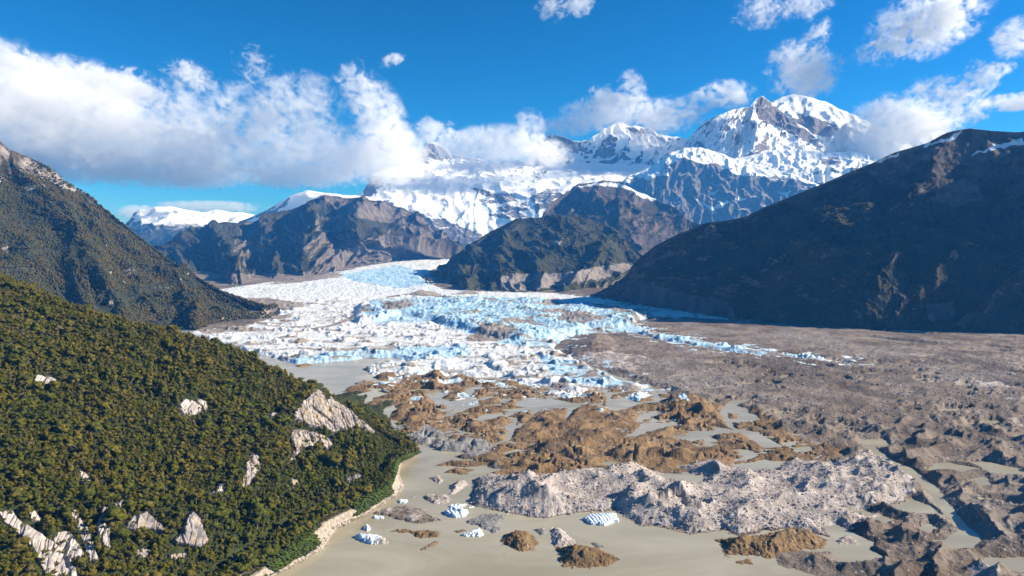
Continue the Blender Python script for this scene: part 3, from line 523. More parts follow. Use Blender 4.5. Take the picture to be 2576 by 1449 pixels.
# traced islands of the floating moraine: outline, rim width, height, (brown, grey, pale, ice)
SOL = [
    (c5((640, 1390), (690, 1300), (780, 1250), (870, 1180), (1100, 1150), (1300, 1100), (1500, 1150), (1640, 1110), (1700, 1140), (1690, 1240), (1720, 1300), (1640, 1360)) + c2((2050, 330), (1950, 375), (1600, 385), (1250, 385), (1100, 360), (1100, 340)), 30, 7, (1, 0, 0, 0)),
    (c2((240, 205), (320, 60), (560, 30), (600, 120), (680, 185), (900, 215), (1060, 230), (1090, 290), (1010, 345), (800, 330), (690, 255), (520, 262), (360, 240)), 18, 7, (1, 0, 0, 0)),
    (c2((570, 400), (700, 350), (900, 360), (1010, 400), (940, 455), (850, 485), (740, 450), (600, 440)), 16, 9, (0, 1, 0, 0)),
    (c2((190, 268), (260, 228), (400, 270), (300, 292)), 14, 8, (0, 1, 0, 0)),
    (c2((440, 300), (520, 262), (620, 300), (685, 330), (600, 362), (540, 390), (430, 392), (260, 300), (350, 320)), 16, 8, (0, .9, .2, 0)),
    (c2((1070, 462), (1250, 400), (1600, 392), (1900, 380), (2100, 392), (2300, 402), (2570, 490), (2450, 535), (2250, 500), (2000, 522), (1880, 500), (1640, 480), (1300, 492), (1100, 480)), 14, 12, (.7, .35, 0, 0)),
    (c2((1090, 530), (1240, 500), (1500, 510), (1650, 540), (1530, 570), (1540, 600), (1300, 600), (1150, 560)), 14, 10, (.8, 0, 0, 0)),
    (c2((550, 552), (680, 510), (800, 508), (1040, 528), (850, 552), (650, 545)), 10, 4, (.8, .2, 0, 0)),
    (c2((650, 592), (720, 560), (910, 562), (800, 602)), 9, 4, (1, 0, 0, 0)),
    (c2((940, 595), (1080, 562), (1200, 600), (1240, 635), (1000, 625)), 12, 10, (1, 0, 0, 0)),
    (c5((-60, 880), (40, 868), (180, 870), (150, 930), (120, 1000), (0, 1012), (-70, 960)), 26, 13, (1, 0, 0, .1)),
    (c5((180, 905), (250, 865), (400, 900), (500, 950), (330, 980), (200, 962)), 22, 9, (1, 0, 0, .3)),
    (c5((100, 1052), (170, 1010), (320, 1010), (280, 1060), (180, 1082)), 20, 10, (1, 0, 0, 0)),
    (c5((370, 1022), (460, 955), (560, 980), (590, 1010), (480, 1042), (400, 1046)), 20, 11, (1, 0, 0, .25)),
    (c5((545, 1042), (620, 1000), (720, 1060), (600, 1072)), 16, 7, (1, 0, 0, 0)),
    (c5((1200, 1052), (1300, 990), (1450, 1040), (1500, 1075), (1400, 1072), (1290, 1092)), 18, 9, (1, 0, 0, .1)),
    (c5((1480, 1022), (1540, 985), (1575, 1010), (1550, 1042)), 15, 7, (.8, 0, 0, .2)),
    (c5((1590, 1062), (1700, 1015), (1835, 1040), (1750, 1062), (1700, 1087)), 16, 9, (.3, 0, 0, 1)),
    (c5((1750, 1252), (1800, 1210), (1960, 1195), (2020, 1250)), 14, 8, (1, 0, 0, 0)),
    (c5((1870, 1065), (2000, 1080), (2200, 1065), (2300, 1120), (2370, 1180), (2300, 1200), (2340, 1260), (2460, 1300), (2200, 1295), (2050, 1285), (1930, 1180)), 18, 13, (.8, 0, 0, .3)),
    (c5((1650, 1360), (1780, 1320), (1950, 1300), (2150, 1330), (2020, 1360), (1750, 1390)), 12, 5, (1, 0, 0, 0)),
    (c5((-170, 850), (0, 845), (60, 860), (-60, 880)), 10, 4, (.5, 0, 0, .9)),
    (c4((1215, 1130), (1300, 1090), (1500, 1060), (1700, 1030), (1760, 1060), (1640, 1100), (1500, 1150), (1300, 1170)), 14, 8, (.7, 0, 0, .75)),
    (c4((1290, 1190), (1400, 1150), (1520, 1170), (1480, 1210), (1330, 1210)), 12, 6, (1, 0, 0, .1)),
    (c4((1060, 1300), (1150, 1275), (1300, 1300), (1250, 1320), (1100, 1315)), 8, 3, (1, 0, 0, .1)),
    (c4((1130, 1245), (1230, 1215), (1330, 1240), (1200, 1255)), 8, 3, (.6, 0, 0, .6)),
    (c4((1310, 1300), (1400, 1275), (1590, 1290), (1500, 1320), (1400, 1325)), 9, 4, (1, 0, 0, .2)),
    (c4((1215, 1410), (1330, 1350), (1430, 1400), (1400, 1440), (1250, 1430)), 9, 4, (1, 0, 0, .1)),
    (c4((660, 1100), (740, 1075), (835, 1095), (720, 1108)), 7, 2.5, (1, 0, 0, .2)),
]
WAT = [c5((0, 1035), (90, 1045), (200, 1085), (330, 1062), (395, 1000), (340, 985), (300, 1010), (340, 1045), (370, 1062), (300, 1095), (90, 1122)), c5((100, 1230), (250, 1175), (370, 1140), (310, 1112), (180, 1180)),
       c5((720, 1082), (860, 1062), (1000, 1065), (1200, 1100), (1250, 1122), (1180, 1150), (1150, 1195), (1110, 1235), (1140, 1160), (1140, 1142), (900, 1142), (860, 1192), (830, 1182), (860, 1142), (720, 1122)),
       c5((1440, 1030), (1500, 1072), (1580, 1052), (1700, 1092), (1860, 1072), (1810, 1010), (1600, 1002), (1850, 1000), (1885, 1080), (1700, 1112), (1550, 1162), (1490, 1150), (1450, 1110)),
       c5((1645, 1358), (1740, 1262), (2030, 1255), (1900, 1302), (1720, 1342)), c5((1690, 1250), (1715, 1192), (1850, 1160), (1910, 1180), (1800, 1212), (1730, 1240)),
       c5((530, 1431), (635, 1392), (655, 1320), (690, 1282), (580, 1305), (720, 1242), (630, 1212), (650, 1205), (730, 1222), (705, 1300), (675, 1390), (560, 1436)),
       c5((380, 1242), (460, 1192), (600, 1172), (640, 1202), (540, 1222), (430, 1252)), c5((2100, 1322), (2350, 1322), (2280, 1282), (2400, 1302), (2500, 1322), (2576, 1302), (2500, 1334), (2300, 1362), (2130, 1347)),
       c5((2380, 1152), (2450, 1082), (2576, 1072), (2450, 1112), (2576, 1142), (2576, 1182), (2400, 1172)),
       c3((1120, 980), (1220, 970), (1320, 1010), (1400, 1060), (1500, 1100), (1440, 1140), (1560, 1200), (1400, 1240), (1240, 1240), (1150, 1140), (1180, 1060)),
       c3((1400, 370), (1470, 385), (1540, 440), (1640, 510), (1760, 560), (1860, 640), (1960, 700), (2010, 780), (2090, 900), (2160, 980), (2270, 1060), (2200, 1140), (2050, 1140), (1880, 1090), (2000, 1080), (2110, 1000), (2030, 900), (1950, 820), (1870, 690), (1750, 605), (1590, 510), (1440, 430)),
       c3((1620, 830), (1760, 780), (1900, 830), (1980, 900), (1900, 900), (1740, 890), (1650, 850)), c3((1440, 940), (1560, 905), (1640, 930), (1560, 962)), c3((1330, 870), (1420, 858), (1490, 890), (1400, 902)),
       c3((1810, 980), (1900, 958), (1955, 990), (1900, 1032), (1830, 1012)), c3((2280, 1210), (2700, 1200), (2700, 1310), (2400, 1312), (2300, 1262)), c3((1930, 528), (2050, 520), (2240, 560), (2100, 592), (1880, 580)),
       c3((2200, 520), (2300, 508), (2576, 570), (2700, 620), (2576, 622), (2350, 600)), c3((2180, 640), (2300, 618), (2335, 680), (2250, 690)), c3((1400, 350), (1560, 348), (1605, 390), (1540, 412)), c3((2260, 770), (2420, 788), (2465, 832), (2330, 822)),
       c3((-60, 600), (160, 598), (285, 620), (245, 662), (120, 692), (-80, 668)), c3((470, 540), (700, 500), (860, 510), (760, 582), (620, 562)), c3((380, 160), (400, 120), (480, 70), (600, 58), (480, 110), (420, 150), (480, 270), (640, 300), (830, 402), (700, 412), (560, 322), (440, 260)), c3((120, 300), (220, 310), (300, 330), (380, 370), (280, 365)),
       c3((1055, 520), (1180, 508), (1205, 552), (1080, 548)), c3((20, 862), (110, 838), (205, 850), (100, 874)), c3((560, 1230), (700, 1200), (790, 1215), (740, 1265), (640, 1260)), c3((-60, 1200), (330, 1180), (480, 1240), (560, 1300), (900, 1290), (700, 1340), (-60, 1400)),
       c6((1320, 528), (1700, 543), (1920, 560), (1600, 553)), c6((1160, 573), (1300, 573), (1500, 600), (1980, 645), (1500, 622), (1250, 592)), c6((2170, 690), (2350, 688), (2440, 700), (2250, 704)), c6((2260, 655), (2400, 660), (2420, 668), (2300, 668)), c6((760, 1270), (860, 1272), (880, 1300), (800, 1296)), c6((1230, 1415), (1380, 1410), (1420, 1449), (1260, 1449)), c6((2440, 1370), (2560, 1360), (2600, 1400), (2500, 1410))]
DIRT = [c5((270, 612), (450, 510), (700, 540), (745, 590), (560, 625), (330, 632)), c5((580, 490), (650, 455), (850, 480), (1000, 545), (760, 520)), c4((960, 772), (1200, 690), (1270, 640), (1330, 700), (1180, 730), (1000, 790), (700, 850), (640, 850)), c4((100, 560), (400, 560), (760, 600), (800, 640), (560, 670), (240, 600)),
        c4((500, 760), (600, 735), (700, 745), (640, 770)), c4((600, 940), (740, 905), (960, 925), (780, 940)), c4((670, 990), (800, 960), (760, 985)), c4((0, 830), (200, 820), (420, 810), (380, 835), (60, 850)), c4((820, 960), (1050, 920), (1180, 915), (1000, 935)),
        c4((1370, 700), (1400, 610), (1560, 620), (1640, 650), (1500, 690)), c5((880, 340), (1000, 315), (1210, 365), (1080, 350)), c5((1080, 290), (1180, 275), (1290, 310), (1150, 305)), c5((420, 300), (540, 290), (620, 305), (500, 310)), c5((1000, 270), (1060, 272), (1060, 288), (980, 285)),
        c5((600, 855), (700, 845), (820, 870), (640, 870)), c5((550, 940), (700, 925), (720, 945), (600, 955)), c5((1090, 920), (1300, 870), (1440, 900), (1500, 960), (1380, 930), (1200, 920)), c5((1550, 960), (1640, 940), (1700, 985), (1600, 985)), c5((1100, 420), (1300, 420), (1450, 460), (1250, 520), (1000, 500)), c5((900, 400), (1100, 400), (1200, 440), (950, 440)), c5((1300, 330), (1600, 380), (1750, 440), (1600, 420), (1350, 370)),
        [(505, 832), (560, 822), (700, 795), (740, 805), (640, 822), (560, 845), (500, 850)], [(740, 700), (860, 686), (860, 700), (760, 715), (660, 722)]]
BLUE = [[(930, 770), (1100, 760), (1300, 757), (1450, 770), (1640, 800), (1700, 830), (1760, 860), (2180, 915), (1800, 890), (1600, 845), (1480, 850), (1400, 890), (1300, 880), (1180, 850), (1100, 825), (1040, 815), (960, 825), (900, 805)],
        c5((860, 720), (1000, 760), (1200, 800), (1700, 960), (1600, 1000), (1100, 960), (950, 860)), [(850, 695), (1000, 670), (1080, 690), (1090, 720), (1000, 728), (900, 715)], [(700, 905), (900, 890), (1000, 880), (1180, 880), (1180, 905), (900, 915), (720, 920)]]

_dx = 2.1; _dyp = 1.7
pxs = np.arange(-110, 2690, _dx); pys = np.concatenate([np.arange(1600, 1000, -_dyp), np.arange(1000, 636, -1.25)])
Yr = row_depth(pys)
gx0 = (pxs - W / 2) / F / 1.0
fwd = (CP + SP * (HT / 2 - pys) / F)
X = (pxs[None, :] - W / 2) / F * (Yr / fwd)[:, None]
Y = np.repeat(Yr[:, None], len(pxs), 1)
Zf = floor_z(Y)
wa = np.clip(Y * .012, 6, 40)
Xw = X + wa * fbm(X / (wa * 4), Y / (wa * 4), 201, 5, .6); Yw = Y + 1.4 * wa * fbm(X / (wa * 4) + 31, Y / (wa * 4), 202, 5, .6)
Xs = X + .35 * (Xw - X) + 3.2 * fbm(X / 13, Y / 13, 203, 4, .6); Ys = Y + .35 * (Yw - Y) + 4.5 * fbm(X / 13, Y / 13, 204, 4, .6)
def SD(poly, far=90, warp=True): return poly_sd(gpoly(poly), Xw if warp else Xs, Yw if warp else Ys, far)
ice_sd = SD(ICE, 160); high_sd = SD(HIGH, 120); plain_sd = SD(PLAIN, 160); isl_sd = SD(ISL, 120); rub_sd = SD(RUB, 60, False)
ca, sa = math.cos(.45), math.sin(.45)
U = X * ca + Y * sa; V = -X * sa + Y * ca
# long low swells of the debris, steep on their shaded side
dune = ridged(U / 95, V / 46, 301, 4, .5) - .42
dune_s = ridged(U / 70 + 3, V / 34, 305, 3, .42) - .42
dune2 = ridged(U / 42 + 9, V / 22, 311, 5, .55) - .42
lump = billow(X / 30, Y / 30, 321, 5, .55)
grit = fbm(X / 9, Y / 9, 331, 4, .6)
kw, kw2, kid = worley(X / 8, Y / 8, 333)
knob = np.clip(.6 - kw, 0, 1) * 2.2 * (kid > .4) + 1.2 * ridged(X / 14, Y / 12, 334, 4, .6) - .4
near = sstep(1150, 760, Y)
L = np.full(X.shape, -3.2)
amt = sstep(-8, 30, plain_sd)
lowr = sstep(1010, 1120, depth_row(Y)) * amt
pits = np.clip(fbm(U / 75 + 40, V / 34, 381, 5, .55) - .05, 0, 1) * 34 * sstep(1850, 1000, Y) * sstep(-.25, .25, fbm(X / 210, Y / 210, 384, 3)) 
var_ = .35 + 1.0 * sstep(-.2, .3, fbm(X / 190, Y / 190, 382, 3))
plain_h = np.clip(plain_sd / 30, -1, 1) * 5.5 + amt * (dune * (2.2 + 2 * lowr) + dune_s * 8 * lowr + dune2 * (1.1 + 1.0 * lowr) * var_ + grit * .9 + knob * .35 + 2.2 * lowr + 2.6 * amt * dune_s * sstep(2000, 1500, Y) - np.minimum(pits * 1.3, 8) * (1 - .5 * lowr))
L = np.maximum(L, np.where(plain_sd > -100, plain_h, -9))
isl_h = np.clip(isl_sd / 25, -1, .25) * 4 + 8.5 * (fbm(U / 60, V / 34, 341, 6, .56) + .13) + 3.0 * dune_s + .8 * dune2 + .35 * knob - .1
L = np.maximum(L, np.where(isl_sd > -15, isl_h, -9))
cb = np.zeros(X.shape); cg = np.zeros(X.shape); cp_ = np.zeros(X.shape); ci = np.zeros(X.shape)
cb = np.maximum(cb, sstep(-20, 10, isl_sd))
cb = np.maximum(cb, .72 * lowr * sstep(-.45, .3, fbm(X / 160, Y / 160, 351, 3)) * sstep(2500, 1500, pxs[None, :] + 0 * Y + 300 * fbm(X / 90, Y / 90, 352, 3)))
for poly, wd, h, (b, g, p, i) in SOL:
    s = SD(poly, 40, False)
    lift = h * .62 * (np.clip(s / (wd * .55), -.6, 1) * .8 + .4 * sstep(0, wd * 1.6, s)) + sstep(-6, wd, s) * (dune_s * h * 1.25 + dune2 * h * .32 + lump * .8 - .4 + grit * .6 + knob * .45)
    m_ = s > -25
    L = np.where(m_, np.maximum(L, lift), L)
    k = sstep(-6, 3, s)
    cb = cb * (1 - k) + b * k; cg = cg * (1 - k) + g * k; cp_ = cp_ * (1 - k) + p * k; ci = ci * (1 - k) + i * k
# meltwater threads winding between the brown mounds
chan = np.abs(fbm(X / 70 + .4 * fbm(X / 25, Y / 25, 346, 3), Y / 58, 345, 4, .55)); cz = sstep(-5, 15, isl_sd) * (rub_sd < -8)
big_plate = sstep(-10, 10, SD(SOL[0][0], 60, False)) * .75
L = L - (4.6 * sstep(.038, .008, chan) + 1.3 * sstep(.13, .03, chan)) * cz * (1 - big_plate)
# the pale rubble ridge: steep heaps with crests between them
rk = sstep(-4, 6, rub_sd)
heap = ridged(U / 105 + 4, V / 52 + 2, 361, 5, .45)
w1, w2, wid_ = worley(X / 4.6, Y / 4.6, 363); w3, w4, wid2 = worley(X / 2.3, Y / 2.3, 364)
bould = np.clip(.55 - w1, 0, 1) * (3.0 * (wid_ > .45)) + np.clip(.5 - w3, 0, 1) * (2.0 * (wid2 > .35))
rub_h = np.clip(rub_sd / 7, -1, 1) * 2.6 + sstep(0, 34, rub_sd) * (2.5 + 17 * heap) * (.55 + .45 * sstep(2150, 1500, pxs)[None, :]) + rk * (1.2 * lump + grit * .8 + .3 * bould * sstep(-.3, .1, fbm(X / 40, Y / 40, 365, 3)))
L = np.where(rub_sd > -12, np.maximum(L, rub_h), L)
cp_ = np.maximum(cp_ * (1 - rk), rk); cb *= 1 - rk; cg *= 1 - rk
cp_ = np.maximum(cp_, .8 * sstep(.1, .45, fbm(X / 130, Y / 130, 371, 4)) * amt * sstep(2050, 2500, pxs)[None, :] * (Y < 1500))
cp_ = np.maximum(cp_, .55 * sstep(-30, 40, poly_sd(gpoly(c5((1000, 720), (1500, 690), (1900, 740), (1750, 900), (1500, 860), (1200, 800))), Xw, Yw, 60)))
cb = np.maximum(cb, .35 * sstep(-20, 30, poly_sd(gpoly(c5((1080, 640), (1400, 540), (1700, 600), (1500, 720), (1200, 740))), Xw, Yw, 60)) )
# dirty mounds standing on the ice
for poly, h in ((c4((1410, 552), (1560, 525), (1680, 497), (1780, 512), (1900, 555), (2050, 578), (1700, 580)), 26), (c4((1930, 535), (2060, 500), (2110, 498), (2180, 530)), 16), (c5((1080, 640), (1200, 590), (1330, 545), (1480, 560), (1600, 640), (1530, 720), (1300, 745), (1100, 720)), 16)):
    s = SD(poly, 120); L = np.where(s > 0, np.maximum(L, h * sstep(0, 90, s) * (.8 + .6 * dune2) + 6 * sstep(0, 20, s)), L)
mound = np.maximum(sstep(-6, 8, SD(c4((1410, 552), (1560, 525), (1680, 497), (1780, 512), (1900, 555), (2050, 578), (1700, 580)), 60)), sstep(-6, 8, SD(c4((1930, 535), (2060, 500), (2110, 498), (2180, 530)), 60)))
# open water and pools
for poly in WAT:
    s = SD(poly, 30, False)
    L = np.where(s > -14, np.minimum(L, np.where(s > 0, -.25 * s - .3, -.55 * s - .1)), L)
# the glacier
ik = sstep(-10, 12, ice_sd)
sc = 1 + .0002 * Y
wxx = 30 * fbm(X / 90, Y / 90, 403, 3); wyy = 40 * fbm(X / 90, Y / 90, 404, 3)
crev = .6 * ridged((X + wxx) / (34 * sc) + .35 * Y / (60 * sc), (Y + wyy) / (15 * sc), 401, 5, .62) + .4 * ridged((X + wxx) / (11 * sc), (Y - wyy) / (13 * sc), 402, 3, .6)
swell = fbm(X / 120, Y / 160, 405, 3)
block = ridged((X + wxx) / 70, (Y + wyy) / 48, 411, 6, .62)
hk = sstep(-10, 26, high_sd); tong = sstep(2500, 3000, Y)
bergs = np.clip(fbm((X + wxx) / 55, (Y + wyy) / 36, 415, 4, .55) - .12, 0, 1)
pack = np.minimum(bergs * 26, 7) + block * 1.6 + .9 * grit + 1.2 * swell
ice_h = 1.5 + pack * (1 - hk) * (1 - tong) + hk * (12 + 9 * crev * (.6 + .8 * sstep(-.2, .3, swell)) + 6 * swell + 3 * dune) + tong * (5 * crev + 5 * swell) + 1.2 * dune
ice_h = np.where((Y < 1500) & (hk < .1), ice_h - 2.6 + 4.0 * fbm(X / 60, Y / 60, 421, 4), ice_h)
ice_h = np.clip(ice_sd / 16, -.4, 1) * 6 + ice_h * sstep(-4, 10, ice_sd)
L = np.where(ice_sd > -10, np.maximum(np.where(ik > .5, -1, L), ice_h + 26 * 0), L)
L = np.where(mound > 0, np.maximum(L, mound * 4 + 20 * mound * sstep(0, 80, SD(c4((1410, 552), (1560, 525), (1680, 497), (1780, 512), (1900, 555), (2050, 578), (1700, 580)), 120)) + 3 * dune2 * mound), L)
L = np.where(Y > 1950, np.maximum(L, .4 + .8 * lump), L)
# nothing of the moraine lies under the near hill or behind the camera's shore
shore_poly = [(1058, 1143), (1030, 1158), (1010, 1170), (1006, 1195), (1020, 1222), (998, 1248), (930, 1292), (850, 1332), (812, 1385), (700, 1449), (560, 1540), (380, 1650), (-800, 1700), (-800, 700), (0, 860), (430, 850), (520, 868), (640, 905), (750, 940), (850, 985), (960, 1075)]
hill_sd = poly_sd(gpoly(shore_poly), X, Y, 60)
L = np.where(hill_sd > -4, np.minimum(L, -2.5), L)
Zg = Zf + L
dirt = np.zeros(X.shape)
for p in DIRT: dirt = np.maximum(dirt, sstep(-14, 14, SD(p, 60)))
dirt = np.maximum(dirt * .75, mound)
strk = fbm((X + wxx) / 150 + Y / 900, (Y + wyy) / 40, 433, 5, .6)
dirt = np.maximum(dirt, (.36 + .85 * np.clip(strk, -.35, .5)) * (1 - .75 * tong))
edge = sstep(120, 0, ice_sd) * sstep(1280, 1450, pxs)[None, :] * sstep(700, 740, depth_row(Y))
dirt = np.maximum(dirt, edge * (.42 + .9 * np.clip(fbm(X / 60, Y / 80, 434, 4), -.3, .5)))
dirt = np.maximum(dirt, .52 * sstep(1350, 1600, pxs)[None, :] * sstep(1900, 2300, -0 * Y + 2600 - .0 * Y) * (Y > 1500) * (Y < 2500) * sstep(.0, .3, fbm(X / 70, Y / 200, 431, 4)))
blue = np.zeros(X.shape)
for p in BLUE: blue = np.maximum(blue, sstep(-25, 25, SD(p, 80)))
cav = np.clip(1 - (crev * hk + crev * tong + (block * .8 + .25) * (1 - hk) * (1 - tong)) * 2.1, 0, 1) * sstep(0, 20, ice_sd)
# ice that shows among the floating debris
ci = np.maximum(ci, .8 * sstep(1150, 985, depth_row(Y)) * sstep(-10, 20, isl_sd) * sstep(-.02, .3, fbm(X / 50, Y / 50, 441, 4)))
ci = np.maximum(ci, 1.1 * sstep(-160, 10, ice_sd) * sstep(-.06, .3, fbm((X + wxx) / 60, (Y + wyy) / 30, 442, 5, .6)) * (pxs[None, :] < 2300))
Pg = np.stack([X, Y, Zg], -1)
ground_at = {"brown": cb, "gray": cg, "pale": cp_, "ice": ci, "smooth": cb * .8}
ice_at = {"dirt": dirt, "blue": blue, "cav": cav}
fI = ((ik[:-1, :-1] + ik[1:, 1:]) * .5 > .5)
wet = np.maximum(np.maximum(Zg[:-1, :-1], Zg[1:, 1:]), np.maximum(Zg[1:, :-1], Zg[:-1, 1:])) < -1.4
for nm, keep, mat_, at_, lab, cat in (("glacier", fI & ~wet, M_ice, ice_at, "wide white and blue glacier tongue with crevasses spreading into the lake", "glacier"),
                                      ("moraine", ~fI & ~wet, M_debris, ground_at, "grey brown debris plain of stony mounds and muddy pools", "moraine")):
    g = grid_faces(*X.shape, keep)
    v_, f_, a_ = compact(Pg.reshape(-1, 3), g, at_)
    tag(mesh_np(nm, v_, f_, mat_, attrs=a_), lab, cat, kind="structure")

def water_mat():
    m, n = material("milky_water")
    P = n.pos()
    big = n.noise(1 / 120, 6, .6, vec=n.scale(P, (.6, 1.4, 1.0)), dist=1.5); rip = n.noise(1 / 2.6, 5, .65, vec=n.scale(P, (.7, 1.2, 1.0)))
    col = n.mix(n.step(big, .3, .7), (.32, .285, .19), (.44, .395, .29))
    n.bsdf(col, .10, n.bump(rip, .14, .6), .5, IOR=1.33)
    return m
lake = mesh_np("lake", np.array([(-9000, -1400, 0), (9000, -1400, 0), (9000, 6000, 0), (-9000, 6000, 0)], float) * [.98, 1, 1], np.array([(0, 1, 2, 3)]), water_mat())
tag(lake, "calm milky beige glacial lake", "lake", kind="structure")
import bmesh
# ------------------------------------------------------------------ the near forested hill
k1 = crop(0, 644, .5555)
_shore = [(1058, 1143), (1030, 1158), (1010, 1170), (1006, 1195), (1020, 1222), (998, 1248), (930, 1292), (850, 1332), (812, 1385), (700, 1449), (560, 1540), (380, 1650), (150, 1760), (-150, 1850)]
_bank = [(1054, 1141), (1022, 1150), (1000, 1158), (990, 1178), (992, 1208), (968, 1232), (900, 1272), (822, 1310), (758, 1368), (640, 1445), (490, 1540), (310, 1650), (80, 1760), (-220, 1850)]
_trench = [(1048, 1138), (1012, 1140), (985, 1145), (968, 1162), (962, 1186), (935, 1208), (868, 1244), (782, 1284), (690, 1340), (580, 1420), (430, 1520), (250, 1640), (20, 1750), (-280, 1850)]
_crest = [(1058, 1141, 816), (1030, 1122, 818), (1000, 1104, 822), (965, 1086, 825), (930, 1064, 826), (880, 1034, 828), (800, 990, 830), (720, 950, 828), (640, 903, 825), (560, 876, 818), (430, 842, 805), (300, 806, 790), (100, 742, 765), (-200, 640, 730)]
A0 = np.array([ground(a, b, -2.0) for a, b in _shore]); A1 = np.array([ground(a, b, 3.0) for a, b in _shore]) * [1, 1, 1]
A1[:, :2] += (A1[:, :2] - np.array([A1[:, 0] + 6, A1[:, 1] - 2]).T) * .5
B0 = np.array([ground(a, b, 12.0) for a, b in _bank]); T0 = np.array([ground(a, b, 3.5) for a, b in _trench]); K0 = np.array([pt(p) for p in _crest])
T0[0] = K0[0] + [-4, -2, 1]; B0[0] = K0[0] + [-2, -2, 0]
T1 = T0 * .86 + K0 * .14; T1[:, 2] = T0[:, 2] + (K0[:, 2] - T0[:, 2]) * .24
H1 = T0 * .52 + K0 * .48; H1[:, 2] += .05 * (K0[:, 2] - T0[:, 2])
H2 = T0 * .22 + K0 * .78; H2[:, 2] += .03 * (K0[:, 2] - T0[:, 2])
C1 = K0.copy(); C1[:, 1] += 60; C1[:, 0] *= C1[:, 1] / K0[:, 1]; C1[:, 2] -= 14
C2 = K0.copy(); C2[:, 1] += 380; C2[:, 0] = C2[:, 0] * 1.25 - 60; C2[:, 2] = -8
_rows = [A0, A1, B0, T0, T1, H1, H2, K0, C1, C2]
NU = 620; _cnt = [8, 22, 26, 30, 70, 66, 50, 16, 24]
_key = np.concatenate([[0], np.cumsum(np.hypot(*np.diff(np.array(_shore, float), axis=0).T) ** .9)])
_R = []
for r in _rows:
    q = resample(r, NU, _key); q = smooth_cols(q[None], 10)[0]; _R.append(q)
P = []
for k_, (a, b) in enumerate(zip(_R[:-1], _R[1:])):
    for j in range(_cnt[k_]): P.append(a + (b - a) * j / _cnt[k_])
P.append(_R[-1]); HP = np.array(P)
i_bank = sum(_cnt[:2]); i_tr = sum(_cnt[:3]); i_cr = sum(_cnt[:7])
_c0 = HP[i_cr].copy()
HP = smooth_rows(HP, 10); HP += (_c0 - HP[i_cr])[None] * np.exp(-((np.arange(len(HP)) - i_cr) / 8.0) ** 2)[:, None, None]
HN = grid_normals(HP)
if HN[i_tr + 20:i_cr, :, 2].mean() < 0: HN = -HN
HN = smooth_cols(smooth_rows(HN, 10), 10)
_r = np.arange(len(HP))[:, None]
_k = sstep(i_tr, i_tr + 40, _r) * (.35 + .65 * sstep(0, 22, np.abs(_r - i_cr)))
_d = (18 * (ridged(HP[..., 0] / 130 + HP[..., 2] / 400, HP[..., 2] / 190, 501, 4) - .42) + 9 * fbm(HP[..., 0] / 45, HP[..., 1] / 45 + HP[..., 2] / 60, 511, 5)) * _k
_d = _d + 1.3 * fbm(HP[..., 0] / 9, HP[..., 1] / 9, 521, 4) * sstep(4, 14, _r)
HP = HP + HN * _d[..., None]
HPX, HPY = project(HP)
def soil_mat():
    m, n = material("forest_floor")
    P_ = n.pos(); mid = n.noise(1 / 11, 6, .6); fin = n.noise(1 / 2.2, 5, .65); z = n.sep(P_, 2)
    col = n.mix(n.step(mid, .35, .65), (.022, .028, .010), (.05, .058, .020))
    col = n.mix(n.step(fin, .55, .7), col, (.07, .075, .03))
    sand = n.mix(n.step(fin, .35, .65), (.28, .23, .17), (.47, .41, .34))
    s = n.step(n.m('ADD', n.attr("shore"), n.m('MULTIPLY', n.m('SUBTRACT', mid, .5), .9)), .38, .6)
    col = n.mix(s, col, sand)
    n.bsdf(col, .95, n.bump(n.m('ADD', mid, fin), 1.6, .8), .1)
    return m
_sh = sstep(15, 8, _r + 5 * fbm(HP[..., 0] / 14, HP[..., 1] / 14, 531, 3))
for poly in [[(800, 1305), (860, 1270), (900, 1285), (850, 1335), (815, 1380), (790, 1340)], [(560, 1449), (640, 1405), (690, 1440), (600, 1480)], [(985, 1225), (1000, 1190), (1022, 1222), (1000, 1250)]]:
    _sh = np.maximum(_sh, sstep(-6, 6, poly_sd(poly, HPX, HPY, 40)))
_g = grid_faces(*HP.shape[:2])
hill = mesh_np("forested_hill", HP.reshape(-1, 3), _g[:, ::-1] if np.cross(HP[1, 0] - HP[0, 0], HP[0, 1] - HP[0, 0])[2] > 0 else _g, soil_mat(), attrs={"shore": _sh})
tag(hill, "steep near hillside covered in dark green forest above the lake", "hill", kind="structure")
def hill_sample(u, t):
    """bilinear point and normal at fractional grid place (column u, row t)"""
    u = np.clip(u, 0, NU - 1.001); t = np.clip(t, 0, len(HP) - 1.001)
    iu = u.astype(int); it = t.astype(int); fu = (u - iu)[..., None]; ft = (t - it)[..., None]
    f = lambda A: (A[it, iu] * (1 - fu) + A[it, iu + 1] * fu) * (1 - ft) + (A[it + 1, iu] * (1 - fu) + A[it + 1, iu + 1] * fu) * ft
    n = f(HN); return f(HP), n / np.linalg.norm(n, axis=-1, keepdims=True)

# ------------------------------------------------------------------ bare rock outcrops breaking through the forest
def rock_mat(name, a, b, stain, rust, rk=.0):
    m, n = material(name)
    P_ = n.pos(); v = n.scale(P_, (1.0, 1.0, .18))
    st = n.noise(1 / 4.2, 6, .66, vec=v); big = n.noise(1 / 14, 4, .6); fin = n.noise(1 / 1.3, 6, .68)
    col = n.mix(n.step(big, .36, .64), a, b)
    col = n.mix(n.m('MULTIPLY', n.step(st, .47, .60), .85), col, stain)
    st2 = n.noise(1 / 8.5, 4, .6, vec=n.m('ADD', 0, 0) if False else n.scale(P_, (1.0, 1.0, .25)))
    col = n.mix(n.m('MULTIPLY', n.step(st2, .54 - rk, .64 - rk), .7), col, rust)
    col = n.mix(n.m('MULTIPLY', n.step(fin, .52, .7), .35), col, tuple(c * .5 for c in a))
    h = n.m('ADD', n.m('MULTIPLY', st, 1.2), n.m('MULTIPLY', fin, .5))
    n.bsdf(col, .85, n.bump(h, .9, .8), .2)
    return m
